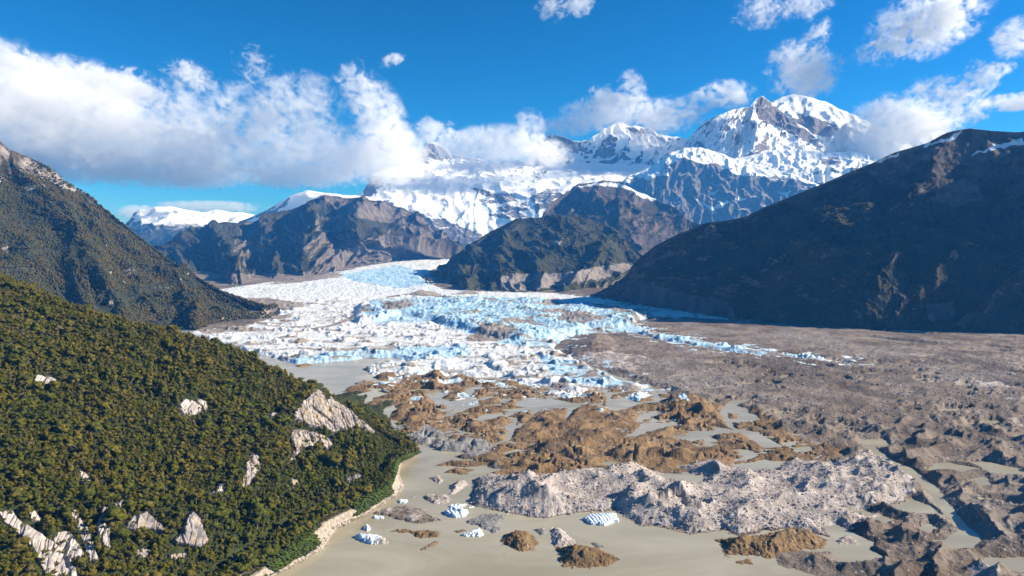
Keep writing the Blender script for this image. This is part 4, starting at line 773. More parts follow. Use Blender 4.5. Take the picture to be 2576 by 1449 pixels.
M_cliff = rock_mat("streaked_cliff", (.28, .24, .22), (.46, .40, .36), (.12, .105, .10), (.42, .30, .14))
M_slab = rock_mat("pale_slab", (.36, .315, .285), (.55, .495, .45), (.36, .31, .28), (.60, .50, .38), -.06)
M_grey = rock_mat("grey_slab", (.22, .195, .19), (.40, .355, .34), (.12, .11, .11), (.42, .33, .22))
OUT = [
    ("high streaked cliff with yellow stains near the hill's lake end", k1((1330, 725), (1355, 690), (1385, 655), (1440, 603), (1465, 625), (1480, 650), (1500, 615), (1540, 650), (1575, 690), (1605, 730), (1612, 775), (1592, 808), (1545, 790), (1500, 802), (1460, 775), (1420, 778), (1375, 760), (1345, 748)), M_cliff, 7.5),
    ("broken grey crag just below the high streaked cliff", k1((1310, 805), (1340, 790), (1390, 792), (1440, 808), (1505, 835), (1500, 872), (1420, 882), (1370, 870), (1340, 930), (1305, 935), (1330, 880)), M_cliff, 4.5),
    ("white ledged outcrop among trees in mid hillside", k1((815, 662), (845, 645), (880, 655), (920, 645), (935, 680), (962, 688), (905, 712), (850, 738), (815, 705)), M_slab, 4.5),
    ("pale rounded outcrop high on the hill near its upper edge", k1((150, 562), (175, 540), (205, 545), (265, 560), (240, 590), (200, 602), (160, 592)), M_slab, 4.0),
    ("small pale rock between the mid ledge and the high cliff", k1((1212, 716), (1240, 706), (1274, 712), (1265, 730), (1225, 742)), M_slab, 3.0),
    ("small white rock patch above the long pale slabs", k1((355, 968), (385, 978), (424, 1022), (395, 1030), (368, 1040)), M_slab, 3.0),
    ("long pale slab sweeping down to the bottom corner", k1((0, 1160), (30, 1170), (70, 1160), (90, 1200), (140, 1235), (230, 1288), (300, 1355), (345, 1432), (310, 1470), (200, 1440), (150, 1345), (80, 1265), (20, 1215)), M_slab, 4.0),
    ("pale slab beside the longest slab", k1((240, 1285), (270, 1250), (315, 1245), (350, 1300), (385, 1355), (340, 1372), (290, 1370)), M_slab, 3.5),
    ("tall narrow pale slab in the middle of the slab group", k1((318, 1172), (350, 1152), (380, 1200), (415, 1262), (445, 1370), (400, 1385), (375, 1300)), M_slab, 4.0),
    ("upright pale slab nearest the grey crags", k1((432, 1242), (455, 1148), (492, 1148), (498, 1322), (468, 1318), (440, 1275)), M_slab, 4.0),
    ("dark arched crag above the lower trees", k1((572, 1215), (608, 1175), (662, 1163), (742, 1228), (730, 1252), (640, 1240), (585, 1258)), M_grey, 4.5),
    ("tall grey buttress low on the hillside", k1((775, 1285), (820, 1255), (840, 1185), (870, 1162), (898, 1192), (942, 1290), (902, 1326), (852, 1312), (800, 1305)), M_grey, 6.5),
    ("small white rock above the slab group", k1((513, 1122), (560, 1100), (574, 1128), (530, 1172)), M_slab, 3.0),
    ("cracked pale block within the darker trees", k1((1305, 1015), (1345, 1005), (1357, 1035), (1330, 1050), (1310, 1072)), M_cliff, 3.5),
    ("grey rock shelf close above the shore trees", k1((1550, 1005), (1600, 985), (1643, 992), (1622, 1018), (1572, 1032)), M_grey, 4.0),
    ("line of broken cliff left of the darker trees", k1((1120, 905), (1160, 885), (1182, 930), (1178, 965), (1120, 1052), (1092, 1042), (1110, 960)), M_cliff, 3.5),
    ("pale rock step with an upright block", k1((925, 1078), (970, 1060), (985, 1032), (1008, 1036), (1006, 1075), (955, 1085)), M_slab, 4.0),
    ("low grey rock at the bottom of the hillside", k1((755, 1350), (800, 1342), (845, 1340), (835, 1372), (770, 1378)), M_grey, 3.0),
    ("small pale rock above the longest slab", k1((128, 1165), (160, 1150), (188, 1190), (172, 1216), (138, 1200)), M_slab, 3.0),
    ("low rounded grey rock under the arched crag", k1((608, 1332), (650, 1322), (685, 1332), (660, 1372), (618, 1368)), M_grey, 3.0),
    ("grey rocks at the lake end below the crest", k1((1600, 745), (1632, 735), (1700, 790), (1690, 805), (1640, 790)), M_grey, 3.0),
]
def outcrop(label, poly, mat, h, seed):
    poly = np.array(poly); poly = poly.mean(0) + (poly - poly.mean(0)) * 1.12
    sd = poly_sd(poly, HPX, HPY, 30)
    vis = (np.arange(len(HP)) > i_tr - 4)[:, None] & (np.arange(len(HP)) < i_cr + 3)[:, None]
    m = (sd > -5) & vis
    if not m.any(): return
    ts, us = np.where(m); t0, t1, u0, u1 = ts.min(), ts.max(), us.min(), us.max()
    s_ = 4 if (t1 - t0) * (u1 - u0) < 8000 else 3
    tt, uu = np.meshgrid(np.linspace(t0 - 1, t1 + 1, (t1 - t0 + 2) * s_ + 1), np.linspace(max(u0 - 1, 0), u1 + 1, (u1 - u0 + 2) * s_ + 1), indexing='ij')
    Q, Nn = hill_sample(uu, tt)
    qx, qy = project(Q)
    j = fbm(qx / 8, qy / 8, seed, 5, .65) * 10
    sd = poly_sd(poly, qx + j, qy + j * .6, 30)
    mpp = np.linalg.norm(Q, axis=-1) / F
    out = Nn * .55 + np.array([.45, -.55, .25]); out /= np.linalg.norm(out, axis=-1, keepdims=True)
    x, y, z = Q[..., 0], Q[..., 1], Q[..., 2]
    ax = x * .8 + y * .3
    # slabs: tilted facets split by joints, with a few overhangs
    w1, w2, rid = worley(ax / 9 + z / 34, z / 20 + ax / 60, seed)
    w3, w4, rid2 = worley(ax / 3.6, z / 7.5, seed + 5)
    d = h * (.55 + .75 * rid) + 1.2 * rid2 - 1.9 * np.clip(1 - (w2 - w1) * 4, 0, 1) - .9 * np.clip(1 - (w4 - w3) * 4, 0, 1) + .9 * fbm(ax / 5, z / 9, seed + 9, 5, .6) + 2.2 * (rid - .5) * np.sin(ax / 5 + z / 9 + rid * 9)
    d = smooth_cols(smooth_rows(d[..., None], 1), 1)[..., 0]
    e = sstep(-1, 6, sd)
    Q = Q + out * ((d + 1.5) * e - 1.5)[..., None]
    sf = np.minimum(np.minimum(sd[:-1, :-1], sd[1:, 1:]), np.minimum(sd[1:, :-1], sd[:-1, 1:]))
    g = grid_faces(*Q.shape[:2], sf > -3)
    if len(g) < 4: return
    v_, f_, _ = compact(Q.reshape(-1, 3), g, {})
    o = mesh_np("rock_outcrop", v_, f_[:, ::-1], mat, smooth=False)
    tag(o, label, "rock outcrop", "rock outcrops on the forested hill")
for i_, (lab, poly, mt, h) in enumerate(OUT): outcrop(lab, poly, mt, h * .6, 600 + i_ * 11)

# ------------------------------------------------------------------ trees
def leaf_mat():
    m, n = material("beech_leaves")
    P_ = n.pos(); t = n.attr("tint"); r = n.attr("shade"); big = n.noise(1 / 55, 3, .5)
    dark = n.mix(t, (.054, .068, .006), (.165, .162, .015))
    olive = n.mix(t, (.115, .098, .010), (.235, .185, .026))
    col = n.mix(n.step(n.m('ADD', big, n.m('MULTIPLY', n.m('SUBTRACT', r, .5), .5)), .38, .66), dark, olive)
    oi = n.new("ShaderNodeObjectInfo", out=5)
    col = n.mix(n.m('MULTIPLY', n.m('SUBTRACT', n.attr("dead"), 0), .8), col, (.17, .125, .07))
    lf = n.noise(2.2, 4, .65)
    col = n.mix(n.m('MULTIPLY', n.step(lf, .5, .68), .55), col, n.mix(1.0, col, (.35, .38, .3), 'MULTIPLY'))
    b = n.new("ShaderNodeBsdfPrincipled", {"Base Color": col, "Normal": n.bump(lf, .9, .9), "Roughness": .7, "Specular IOR Level": .15})
    tr = n.new("ShaderNodeBsdfTranslucent", {"Color": n.mix(1.0, col, (1.0, 1.15, .5), 'MULTIPLY')})
    mx = n.new("ShaderNodeMixShader", {0: .18, 1: b, 2: tr})
    o = m.node_tree.nodes.new("ShaderNodeOutputMaterial"); m.node_tree.links.new(mx, o.inputs[0])
    return m
M_leaf = leaf_mat()
def far_leaf():
    m, n = material("far_leaves"); t = n.attr("tint"); b_ = n.noise(1 / 70, 4, .6)
    col = n.mix(t, (.044, .046, .016), (.095, .084, .032)); col = n.mix(n.step(b_, .4, .62), col, n.mix(1.0, col, (1.35, 1.05, .8), 'MULTIPLY'))
    n.bsdf(col, .85, None, .1); return m
def bark_mat(name, a, b):
    m, n = material(name); f = n.noise(2.2, 5, .6, vec=n.scale(n.pos(), (1, 1, .25)))
    n.bsdf(n.mix(f, a, b), .9, n.bump(f, .05, .8), .15); return m
M_bark = bark_mat("grey_bark", (.10, .085, .065), (.26, .23, .19))

def tube(path, rad, k=5):
    """a tapering limb along PATH"""
    path = np.array(path, float); V_ = []; 
    d = np.gradient(path, axis=0); d /= np.linalg.norm(d, axis=1, keepdims=True)
    up = np.array([.3, .9, .1]); a = np.cross(d, up); a /= np.linalg.norm(a, axis=1, keepdims=True); b = np.cross(d, a)
    th = np.arange(k) * 2 * np.pi / k
    V_ = (path[:, None] + (a[:, None] * np.cos(th)[None, :, None] + b[:, None] * np.sin(th)[None, :, None]) * np.array(rad)[:, None, None]).reshape(-1, 3)
    i = np.arange(len(path) * k).reshape(-1, k); j = np.roll(i, -1, 1)
    return V_, np.stack([i[:-1], j[:-1], j[1:], i[1:]], -1).reshape(-1, 4)
def join(parts):
    V_, F_, o = [], [], 0
    for v, f in parts: V_.append(v); F_.append(f + o); o += len(v)
    return np.concatenate(V_), np.concatenate(F_)
def ico(sub):
    bm_ = bmesh.new(); bmesh.ops.create_icosphere(bm_, subdivisions=sub, radius=1.0)
    v = np.array([x.co[:] for x in bm_.verts]); f = np.array([[x.index for x in q.verts] for q in bm_.faces]); bm_.free(); return v, f
ICO = {s: ico(s) for s in (1, 2)}
def crown(nb, cards, shape, seed, leaf, sub=2):
    """NB leafy boughs of uneven outline with loose leaf sprays round them"""
    r = np.random.default_rng(seed); g = 2.399963
    if shape == "tall": cs = [(.10 * math.cos(i * g), .10 * math.sin(i * g), .30 + .62 * i / (nb - 1), .25 - .15 * i / (nb - 1), .17) for i in range(nb)]
    elif shape == "broad": cs = [(0, 0, .72, .30, .24)] + [(.27 * math.cos(i * g), .27 * math.sin(i * g), r.uniform(.42, .86), r.uniform(.17, .24), r.uniform(.12, .18)) for i in range(nb - 1)]
    else: cs = [(.26 * math.cos(i * g), .26 * math.sin(i * g), r.uniform(.42, .92), r.uniform(.13, .19), r.uniform(.09, .14)) for i in range(nb)]
    V_, F_, T_, o = [], [], [], 0
    iv, if_ = ICO[sub]
    for q in cs:
        c = np.array(q[:3]); s = np.array([q[3], q[3], q[4]]); a = r.uniform(0, 9, 3)
        n_ = .22 * np.sin(iv @ r.normal(size=3) * 4 + a[0]) + .18 * np.sin(iv @ r.normal(size=3) * 7 + a[1]) + r.normal(size=len(iv)) * .10
        V_.append(c + iv * s * (1 + n_)[:, None]); F_.append(if_ + o); o += len(iv); T_.append(np.full(len(iv), np.clip(r.normal(.42, .22), 0, 1)))
    k = r.integers(0, len(cs), cards); c = np.array(cs)[k]
    d = r.normal(size=(cards, 3)); d[:, 2] = np.abs(d[:, 2]) * .9 - .15; d /= np.linalg.norm(d, axis=1, keepdims=True)
    p = c[:, :3] + d * np.stack([c[:, 3], c[:, 3], c[:, 4]], 1) * r.uniform(.95, 1.25, cards)[:, None]
    nn = d + r.normal(size=d.shape) * .35; a = np.cross(nn, r.normal(size=d.shape)); a /= np.linalg.norm(a, axis=1, keepdims=True); b = np.cross(nn / np.linalg.norm(nn, axis=1, keepdims=True), a)
    s = leaf * r.uniform(.6, 1.4, cards)[:, None]
    V_.append(np.stack([p - a * s, p + a * s * .8 - b * s * .5, p + b * s * 1.1], 1).reshape(-1, 3)); F_.append(np.arange(3 * cards).reshape(-1, 3) + o)
    T_.append(np.repeat(np.clip(r.normal(.5, .25, cards), 0, 1), 3))
    return np.concatenate(V_), np.concatenate(F_), np.concatenate(T_)
def trunk(seed, shape):
    r = np.random.default_rng(seed + 99); lean = r.uniform(-.05, .05, 2)
    H = .82; z = np.linspace(-.08, H, 6); path = np.stack([lean[0] * z + .012 * np.sin(z * 9), lean[1] * z, z], 1)
    parts = [tube(path, np.linspace(.030, .006, 6), 6)]
    for a, z0 in zip(np.arange(6) * 1.15 + r.uniform(0, 1), np.linspace(.30, .72, 6)):
        L_ = .26 if shape != "tall" else .16
        e = np.array([math.cos(a), math.sin(a), .75]) * L_; s0 = np.array([lean[0] * z0, lean[1] * z0, z0])
        parts.append(tube([s0, s0 + e * .5 + [0, 0, -.02], s0 + e], [.012, .008, .003], 4))
    return join(parts)
KINDS = [("broad", 11, .050), ("broad", 12, .055), ("tall", 13, .045), ("tall", 14, .048), ("open", 15, .055), ("broad", 16, .052)]
r_ = np.random.default_rng(42)
NT = 21000
wgt = np.linalg.norm(np.cross(np.gradient(HP, axis=1), np.gradient(HP, axis=0)), axis=-1)
row_ok = (np.arange(len(HP)) > i_bank - 2) & (np.arange(len(HP)) < i_cr + 22)
inview = (HPX > -60) & (HPY < 1520) & (HPY > 600)
wgt = wgt * row_ok[:, None] * inview * np.where(np.arange(len(HP)) > i_cr, .7, 1.0)[:, None]
flat = wgt.ravel() / wgt.sum()
ids = r_.choice(len(flat), NT * 4, p=flat)
tt = ids // NU + r_.uniform(-.5, .5, len(ids)); uu = ids % NU + r_.uniform(-.5, .5, len(ids))
tp, tn = hill_sample(uu.astype(float), tt.astype(float))
tx, ty = project(tp)
rocky = np.full(len(tp), -30.)
for lab, poly, mt, h in OUT: rocky = np.maximum(rocky, np.maximum(poly_sd(np.array(poly), tx, ty + 3, 30), poly_sd(np.array(poly), tx, ty - 9, 30) + 1.5))
big_n = fbm(tp[:, 0] / 60, tp[:, 1] / 60, 701, 3)
strip = (tt < i_tr - 6)
hgt = np.clip(r_.lognormal(1.48, .44, len(tp)), 2.2, 12) * (1 + .4 * big_n)
hgt = np.where(strip, np.where(tt > i_bank + 5, r_.uniform(6, 10, len(tp)), r_.uniform(1.2, 2.6, len(tp))), hgt)
hgt *= np.where(tx > 930, .75, 1.0)
good = ((rocky < -1.5) | ((r_.uniform(size=len(tp)) < .20) & (hgt < 4.2))) & ~((tt > i_tr - 7) & (tt < i_tr + 4) & (tx < 860) & (tx > 430)) & ~(strip & (hgt > 4) & (tx < 640) & (r_.uniform(size=len(tp)) < .3))
# keep the crowns apart: drop a tree that stands inside one already placed
cell = {}; keep = []
for i in np.where(good)[0]:
    h = hgt[i]; s = h * .30 + .5; key = (int(tp[i, 0] // 3.2), int(tp[i, 1] // 3.2)); okk = True
    for a in (-1, 0, 1):
        for b in (-1, 0, 1):
            for j in cell.get((key[0] + a, key[1] + b), ()):
                if (tp[i, 0] - tp[j, 0]) ** 2 + (tp[i, 1] - tp[j, 1]) ** 2 < (.62 * s + .31 * hgt[j] * .5) ** 2: okk = False; break
            if not okk: break
        if not okk: break
    if okk: cell.setdefault(key, []).append(i); keep.append(i)
    if len(keep) >= NT: break
keep = np.array(keep)
print("trees", len(keep))
dist = np.linalg.norm(tp[keep] - [0, 0, CAM_H], axis=1)
size = hgt[keep] / dist * ((tx[keep] > 6) & (tx[keep] < 1100) & (ty[keep] < 1435) & (hgt[keep] > 3.5))
order = np.argsort(-size); ind = set(keep[order[:300]].tolist())
kind_of = r_.integers(0, len(KINDS), len(tp)); kind_of = np.where((big_n > .18) & (r_.uniform(size=len(tp)) < .6), 2 + (kind_of % 2), kind_of)
rot = r_.uniform(0, 6.28, len(tp)); wid = r_.uniform(.85, 1.25, len(tp)); shade = np.clip(r_.normal(.5, .28, len(tp)), 0, 1)
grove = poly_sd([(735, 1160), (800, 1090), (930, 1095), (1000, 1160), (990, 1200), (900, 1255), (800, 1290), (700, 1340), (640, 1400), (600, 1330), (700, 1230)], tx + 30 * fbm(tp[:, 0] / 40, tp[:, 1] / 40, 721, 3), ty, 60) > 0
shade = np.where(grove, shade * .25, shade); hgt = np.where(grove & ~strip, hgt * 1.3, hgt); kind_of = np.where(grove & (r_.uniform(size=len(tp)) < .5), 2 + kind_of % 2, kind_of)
dead = ~grove & (r_.uniform(size=len(tp)) < .03 + .10 * sstep(1150, 800, ty) * (fbm(tp[:, 0] / 30, tp[:, 1] / 30, 711, 3) > 0)) & ~strip
# 300 single trees
src = {}
LAB = {"broad": "round topped dark green beech tree crowding the near hillside", "tall": "tall narrow dark tree rising among its neighbours on the near hillside", "open": "loose open crowned olive tree on the near hillside"}
for k_, (shp, sd_k, lf) in enumerate(KINDS):
    cv, cf, ct = crown(9, 150, shp, sd_k, lf); tv, tf = trunk(sd_k, shp)
    sh = [(.5, "a"), (.15, "b"), (.85, "c")]
    src[k_] = []
    for s_, q in sh:
        cm = mesh_np("crown", cv, cf, M_leaf, attrs={"tint": ct, "shade": np.full(len(cv), s_), "dead": np.zeros(len(cv))}, link=False)
        tm = mesh_np("trunk", tv, tf, M_bark, link=False)
        src[k_].append((cm, tm))
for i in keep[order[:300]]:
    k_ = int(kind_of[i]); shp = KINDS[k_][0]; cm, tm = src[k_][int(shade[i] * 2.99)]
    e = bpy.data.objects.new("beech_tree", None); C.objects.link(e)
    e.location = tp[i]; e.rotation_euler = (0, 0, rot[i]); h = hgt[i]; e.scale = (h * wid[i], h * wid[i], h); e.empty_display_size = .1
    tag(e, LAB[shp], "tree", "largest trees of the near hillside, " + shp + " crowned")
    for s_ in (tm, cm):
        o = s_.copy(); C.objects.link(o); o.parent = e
# the rest of the wood as one mass
def wood(name, sel, nleaf, label, with_trunk=True):
    Vs, Fs, At, Ad, As, off = [], [], [], [], [], 0
    TV, TF, toff = [], [], 0
    for k_, (shp, sd_k, lf) in enumerate(KINDS):
        js = sel[kind_of[sel] == k_]
        if len(js) == 0: continue
        for var in range(3):
            jj = js[var::3]
            if len(jj) == 0: continue
            cv, cf, ct = crown(5, nleaf, shp, sd_k + 40 * var, lf * 1.7, 1)
            c_, s_ = np.cos(rot[jj]), np.sin(rot[jj]); h = hgt[jj]; wd = h * wid[jj]
            x = (cv[None, :, 0] * c_[:, None] - cv[None, :, 1] * s_[:, None]) * wd[:, None] + tp[jj, 0][:, None]
            y = (cv[None, :, 0] * s_[:, None] + cv[None, :, 1] * c_[:, None]) * wd[:, None] + tp[jj, 1][:, None]
            z = cv[None, :, 2] * h[:, None] + tp[jj, 2][:, None]
            dm = dead[jj]
            Vs.append(np.stack([x, y, z], -1).reshape(-1, 3)); n_ = len(cv)
            Fs.append((cf[None] + (off + np.arange(len(jj)) * n_)[:, None, None]).reshape(-1, 3)); off += len(jj) * n_
            At.append(np.tile(ct, len(jj))); As.append(np.repeat(shade[jj], n_)); Ad.append(np.repeat(dm * 1.0, n_))
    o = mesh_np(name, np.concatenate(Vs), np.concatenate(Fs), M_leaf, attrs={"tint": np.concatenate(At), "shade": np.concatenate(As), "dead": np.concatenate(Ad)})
    tag(o, label, "forest", kind="stuff")
    return o
rest = np.array([i for i in keep if i not in ind and True])
wood("forest", rest, 46, "dense dark green forest covering the near hillside")
# standing dead stems, grey and bare
stems = r_.choice(rest, 420, replace=False)
parts = []
for i in stems:
    h = hgt[i] * r_.uniform(.8, 1.25); a = r_.uniform(-.12, .12, 2); b = tp[i]
    parts.append(tube([b, b + [a[0] * h * .5, a[1] * h * .5, h * .5], b + [a[0] * h, a[1] * h, h]], [.22, .16, .05], 4))
    for q in range(3):
        f_ = r_.uniform(.5, .9); th = r_.uniform(0, 6.28); s0 = b + np.array([a[0] * h * f_, a[1] * h * f_, h * f_])
        e = np.array([math.cos(th), math.sin(th), .8]) * h * .16; parts.append(tube([s0, s0 + e], [.09, .03], 3))
v_, f_ = join(parts)
tag(mesh_np("dead_stems", v_, f_, bark_mat("bleached_wood", (.30, .27, .23), (.50, .46, .41))), "bare grey dead stems standing through the near forest", "dead trees", kind="stuff")
# bright low scrub along the shore strip
ns = 3600
wg = np.linalg.norm(np.cross(np.gradient(HP, axis=1), np.gradient(HP, axis=0)), axis=-1) * ((np.arange(len(HP)) > 11) & (np.arange(len(HP)) < i_tr - 14))[:, None] * (HPX > 380) * (HPY < 1520) * (_sh < .5)
idd = r_.choice(wg.size, ns, p=wg.ravel() / wg.sum())
sp, sn = hill_sample((idd % NU).astype(float) + r_.uniform(-.5, .5, ns), (idd // NU).astype(float) + r_.uniform(-.5, .5, ns))
cv, cf, ct = crown(3, 16, "broad", 77, .12, 1)
hh = r_.uniform(1.4, 3.4, ns)
V_ = (cv[None] * np.stack([hh * 1.3, hh * 1.3, hh * .9], 1)[:, None] + sp[:, None] - np.array([0, 0, .5])).reshape(-1, 3)
F_ = (cf[None] + (np.arange(ns) * len(cv))[:, None, None]).reshape(-1, 3)
def scrub_mat():
    m, n = material("shore_scrub"); t = n.attr("tint"); b_ = n.noise(1 / 7, 4, .6)
    col = n.mix(t, (.045, .075, .010), (.12, .165, .030)); col = n.mix(n.step(b_, .42, .6), col, n.mix(1.0, col, (.75, .7, .6), 'MULTIPLY'))
    n.bsdf(col, .7, None, .15); return m
tag(mesh_np("undergrowth", V_, F_, scrub_mat(), attrs={"tint": np.tile(ct, ns)}), "bright green low scrub along the lake shore strip", "shrubs", kind="stuff")

# the wood on the mountain beyond, too far to tell its trees apart
_n = 60000
_P = LM_P; _pp = np.array(project(_P)); _w = np.linalg.norm(np.cross(np.gradient(_P, axis=1), np.gradient(_P, axis=0)), axis=-1)
_rockn = fbm(_P[..., 0] / 90, _P[..., 2] / 60, 741, 4)
_w = _w * (_pp[0] > -60) * (_pp[0] < 700) * (np.arange(len(_P)) > 16)[:, None] * sstep(560, 380, _P[..., 2] + 160 * _rockn) * (_rockn < .22) * (_P[..., 2] > 4) / np.maximum(1, (_P[..., 1] / 1500) ** 2)
_i = r_.choice(_w.size, _n, p=_w.ravel() / _w.sum()); _q = _P.reshape(-1, 3)[_i] + r_.normal(size=(_n, 3)) * [2.5, 2.5, .3]
iv, if_ = ICO[1]
_v, _f, _t, _s = [], [], [], []
for var in range(4):
    js = _q[var::4]; m_ = len(js); vv = iv * (1 + .28 * np.sin(iv @ np.array([3 + var, 2, 5 - var]) * 1.7 + var))[:, None]
    hh = r_.uniform(1.9, 4.2, m_)
    _f.append((if_[None] + (np.arange(m_) * len(iv))[:, None, None]).reshape(-1, 3) + sum(len(x) for x in _v))
    _v.append((vv[None] * np.stack([hh, hh, hh * 1.05], 1)[:, None] + js[:, None] + np.array([0, 0, 1.2])).reshape(-1, 3))
    _t.append(np.repeat(r_.uniform(0, .4, m_), len(iv))); _s.append(np.repeat(r_.uniform(.1, .9, m_), len(iv)))
_v = np.concatenate(_v)
tag(mesh_np("distant_forest", _v, np.concatenate(_f), far_leaf(), attrs={"tint": np.concatenate(_t), "shade": np.concatenate(_s), "dead": np.zeros(len(_v))}), "dark forest covering the lower slopes of the left mountain", "forest", kind="stuff")
# ------------------------------------------------------------------ gravel islands and icebergs in the near lake
def patch(poly, step, fn, lo=-.9):
    """a small solid heap over a traced outline; FN(x, y, sd) gives its height"""
    g = gpoly(poly); x0, y0 = g.min(0) - 4; x1, y1 = g.max(0) + 4
    x, y = np.meshgrid(np.arange(x0, x1, step), np.arange(y0, y1, step))
    wv = np.clip(np.hypot(*np.ptp(g, axis=0)) * .045, .5, 2.6)
    xw = x + wv * 1.5 * fbm(x / (wv * 4), y / (wv * 4), 71, 5, .62); yw = y + wv * 2.2 * fbm(x / (wv * 4) + 9, y / (wv * 4), 72, 5, .62)
    sd = poly_sd(g, xw, yw, 60)
    z = fn(x, y, sd)
    zz = np.maximum(np.maximum(z[:-1, :-1], z[1:, 1:]), np.maximum(z[1:, :-1], z[:-1, 1:]))
    f = grid_faces(*x.shape, zz > lo)
    return x, y, z, sd, f
ISLES = [
    ("long brown mound with a dark ridge, nearest in the lake", c2((1420, 1140), (1520, 1122), (1640, 1118), (1780, 1150), (1900, 1200), (1928, 1225), (1850, 1265), (1700, 1285), (1500, 1278), (1450, 1215), (1480, 1190)), 8.5, (1, 0, 0), 1),
    ("steep brown gravel mound left of the pale one", c2((1065, 1040), (1130, 1020), (1200, 1008), (1262, 1015), (1300, 1060), (1335, 1100), (1300, 1150), (1200, 1172), (1120, 1132), (1040, 1100)), 7, (.75, .1, .1), 2),
    ("pale rocky heap touching the long brown mound", c2((1398, 990), (1450, 985), (1495, 990), (1560, 1050), (1622, 1110), (1500, 1132), (1430, 1125), (1408, 1050)), 6.5, (0, 0, 1), 3),
    ("low dark grey gravel flat behind the wedge iceberg", c2((780, 940), (900, 898), (1040, 888), (1102, 920), (1040, 962), (1064, 1010), (1000, 1042), (900, 980), (830, 972)), 1.6, (.2, .8, 0), 4),
    ("wide pale gravel flat nearest the forest shore", c2((108, 890), (200, 843), (380, 833), (500, 858), (562, 910), (655, 935), (500, 957), (380, 957), (240, 912)), 1.9, (.35, .1, .45), 5),
    ("thin brown stony bar below the wide gravel flat", c2((205, 1018), (330, 998), (480, 1013), (622, 1018), (602, 1060), (480, 1067), (380, 1030)), 2.6, (.75, 0, .2), 6),
    ("small slanting brown stony bar in open water", c2((458, 1148), (560, 1088), (618, 1083), (600, 1112), (480, 1158)), 2.0, (.6, .4, 0), 7),
    ("pale boulder heap off the rubble ridge's end", c2((668, 745), (680, 680), (740, 650), (802, 645), (818, 680), (740, 742), (700, 752)), 5.5, (.1, 0, .9), 8),
    ("curved pale gravel flat above the ribbed iceberg", c2((478, 772), (520, 738), (600, 758), (660, 748), (703, 790), (650, 822), (560, 820), (500, 787)), 2.2, (.3, 0, .6), 9),
    ("small pale rocky islet far from the icebergs", c2((522, 632), (600, 608), (640, 640), (675, 635), (600, 682), (560, 652)), 2.4, (.2, 0, .7), 10),
    ("dark gravel spit between the two mounds", c2((1278, 1002), (1370, 988), (1402, 1030), (1340, 1052)), 2.0, (.3, .6, 0), 11),
    ("flat grey silt tip behind the long brown mound", c2((1685, 1102), (1730, 1088), (1835, 1132), (1750, 1147)), 1.2, (.1, .8, .1), 12),
    ("small dark gravel bar left of the grey flat", c2((692, 1012), (780, 998), (825, 1012), (740, 1032)), 1.5, (.5, .4, 0), 13),
    ("tiny brown gravel islet, smallest in the lake", c2((1056, 1178), (1080, 1152), (1093, 1187), (1065, 1193)), 1.2, (.8, .2, 0), 14),
    ("large smooth brown mound against the rubble ridge", c3((325, 1075), (500, 1060), (700, 1040), (900, 985), (1000, 1015), (1165, 1080), (1120, 1142), (1000, 1152), (850, 1192), (720, 1215), (600, 1182), (500, 1192), (400, 1205), (375, 1110)), 9, (1, 0, 0), 15),
    ("pale boulder islet in the muddy pool", c3((1195, 1080), (1290, 1038), (1385, 1080), (1382, 1112), (1230, 1112)), 3.2, (.2, 0, .8), 16),
    ("thin brown bar beside the large smooth mound", c3((465, 1232), (600, 1205), (625, 1262), (500, 1255)), 1.8, (.8, .1, 0), 17),
]
for lab, poly, h, (b, g, p), s in ISLES:
    def fn(x, y, sd, h=h, s=s):
        wd = max(3.0, h * 1.5)
        u = x * .9 + y * .44; v = -x * .44 + y * .9
        r = ridged(u / (h * 4 + 8) + s, v / (h * 2.4 + 5), 800 + s, 4, .5)
        return np.clip(sd / wd, -1.2, 1) * h * .42 + sstep(0, wd * 1.6, sd) * h * (.15 + .75 * r) + (.12 * h + .35) * fbm(x / 3.5, y / 3.5, 830 + s, 5, .62) * sstep(-2, 2, sd) - .12
    x, y, z, sd, f = patch(poly, .62, fn)
    at_ = {"brown": np.full(x.shape, float(b)), "gray": np.full(x.shape, float(g)), "pale": np.full(x.shape, float(p)), "ice": np.zeros(x.shape), "smooth": np.full(x.shape, .3)}
    v_, f_, a_ = compact(np.stack([x, y, z], -1).reshape(-1, 3), f, at_)
    tag(mesh_np("gravel_island", v_, f_, M_debris, attrs=a_), lab, "island", "gravel islands in the near lake")

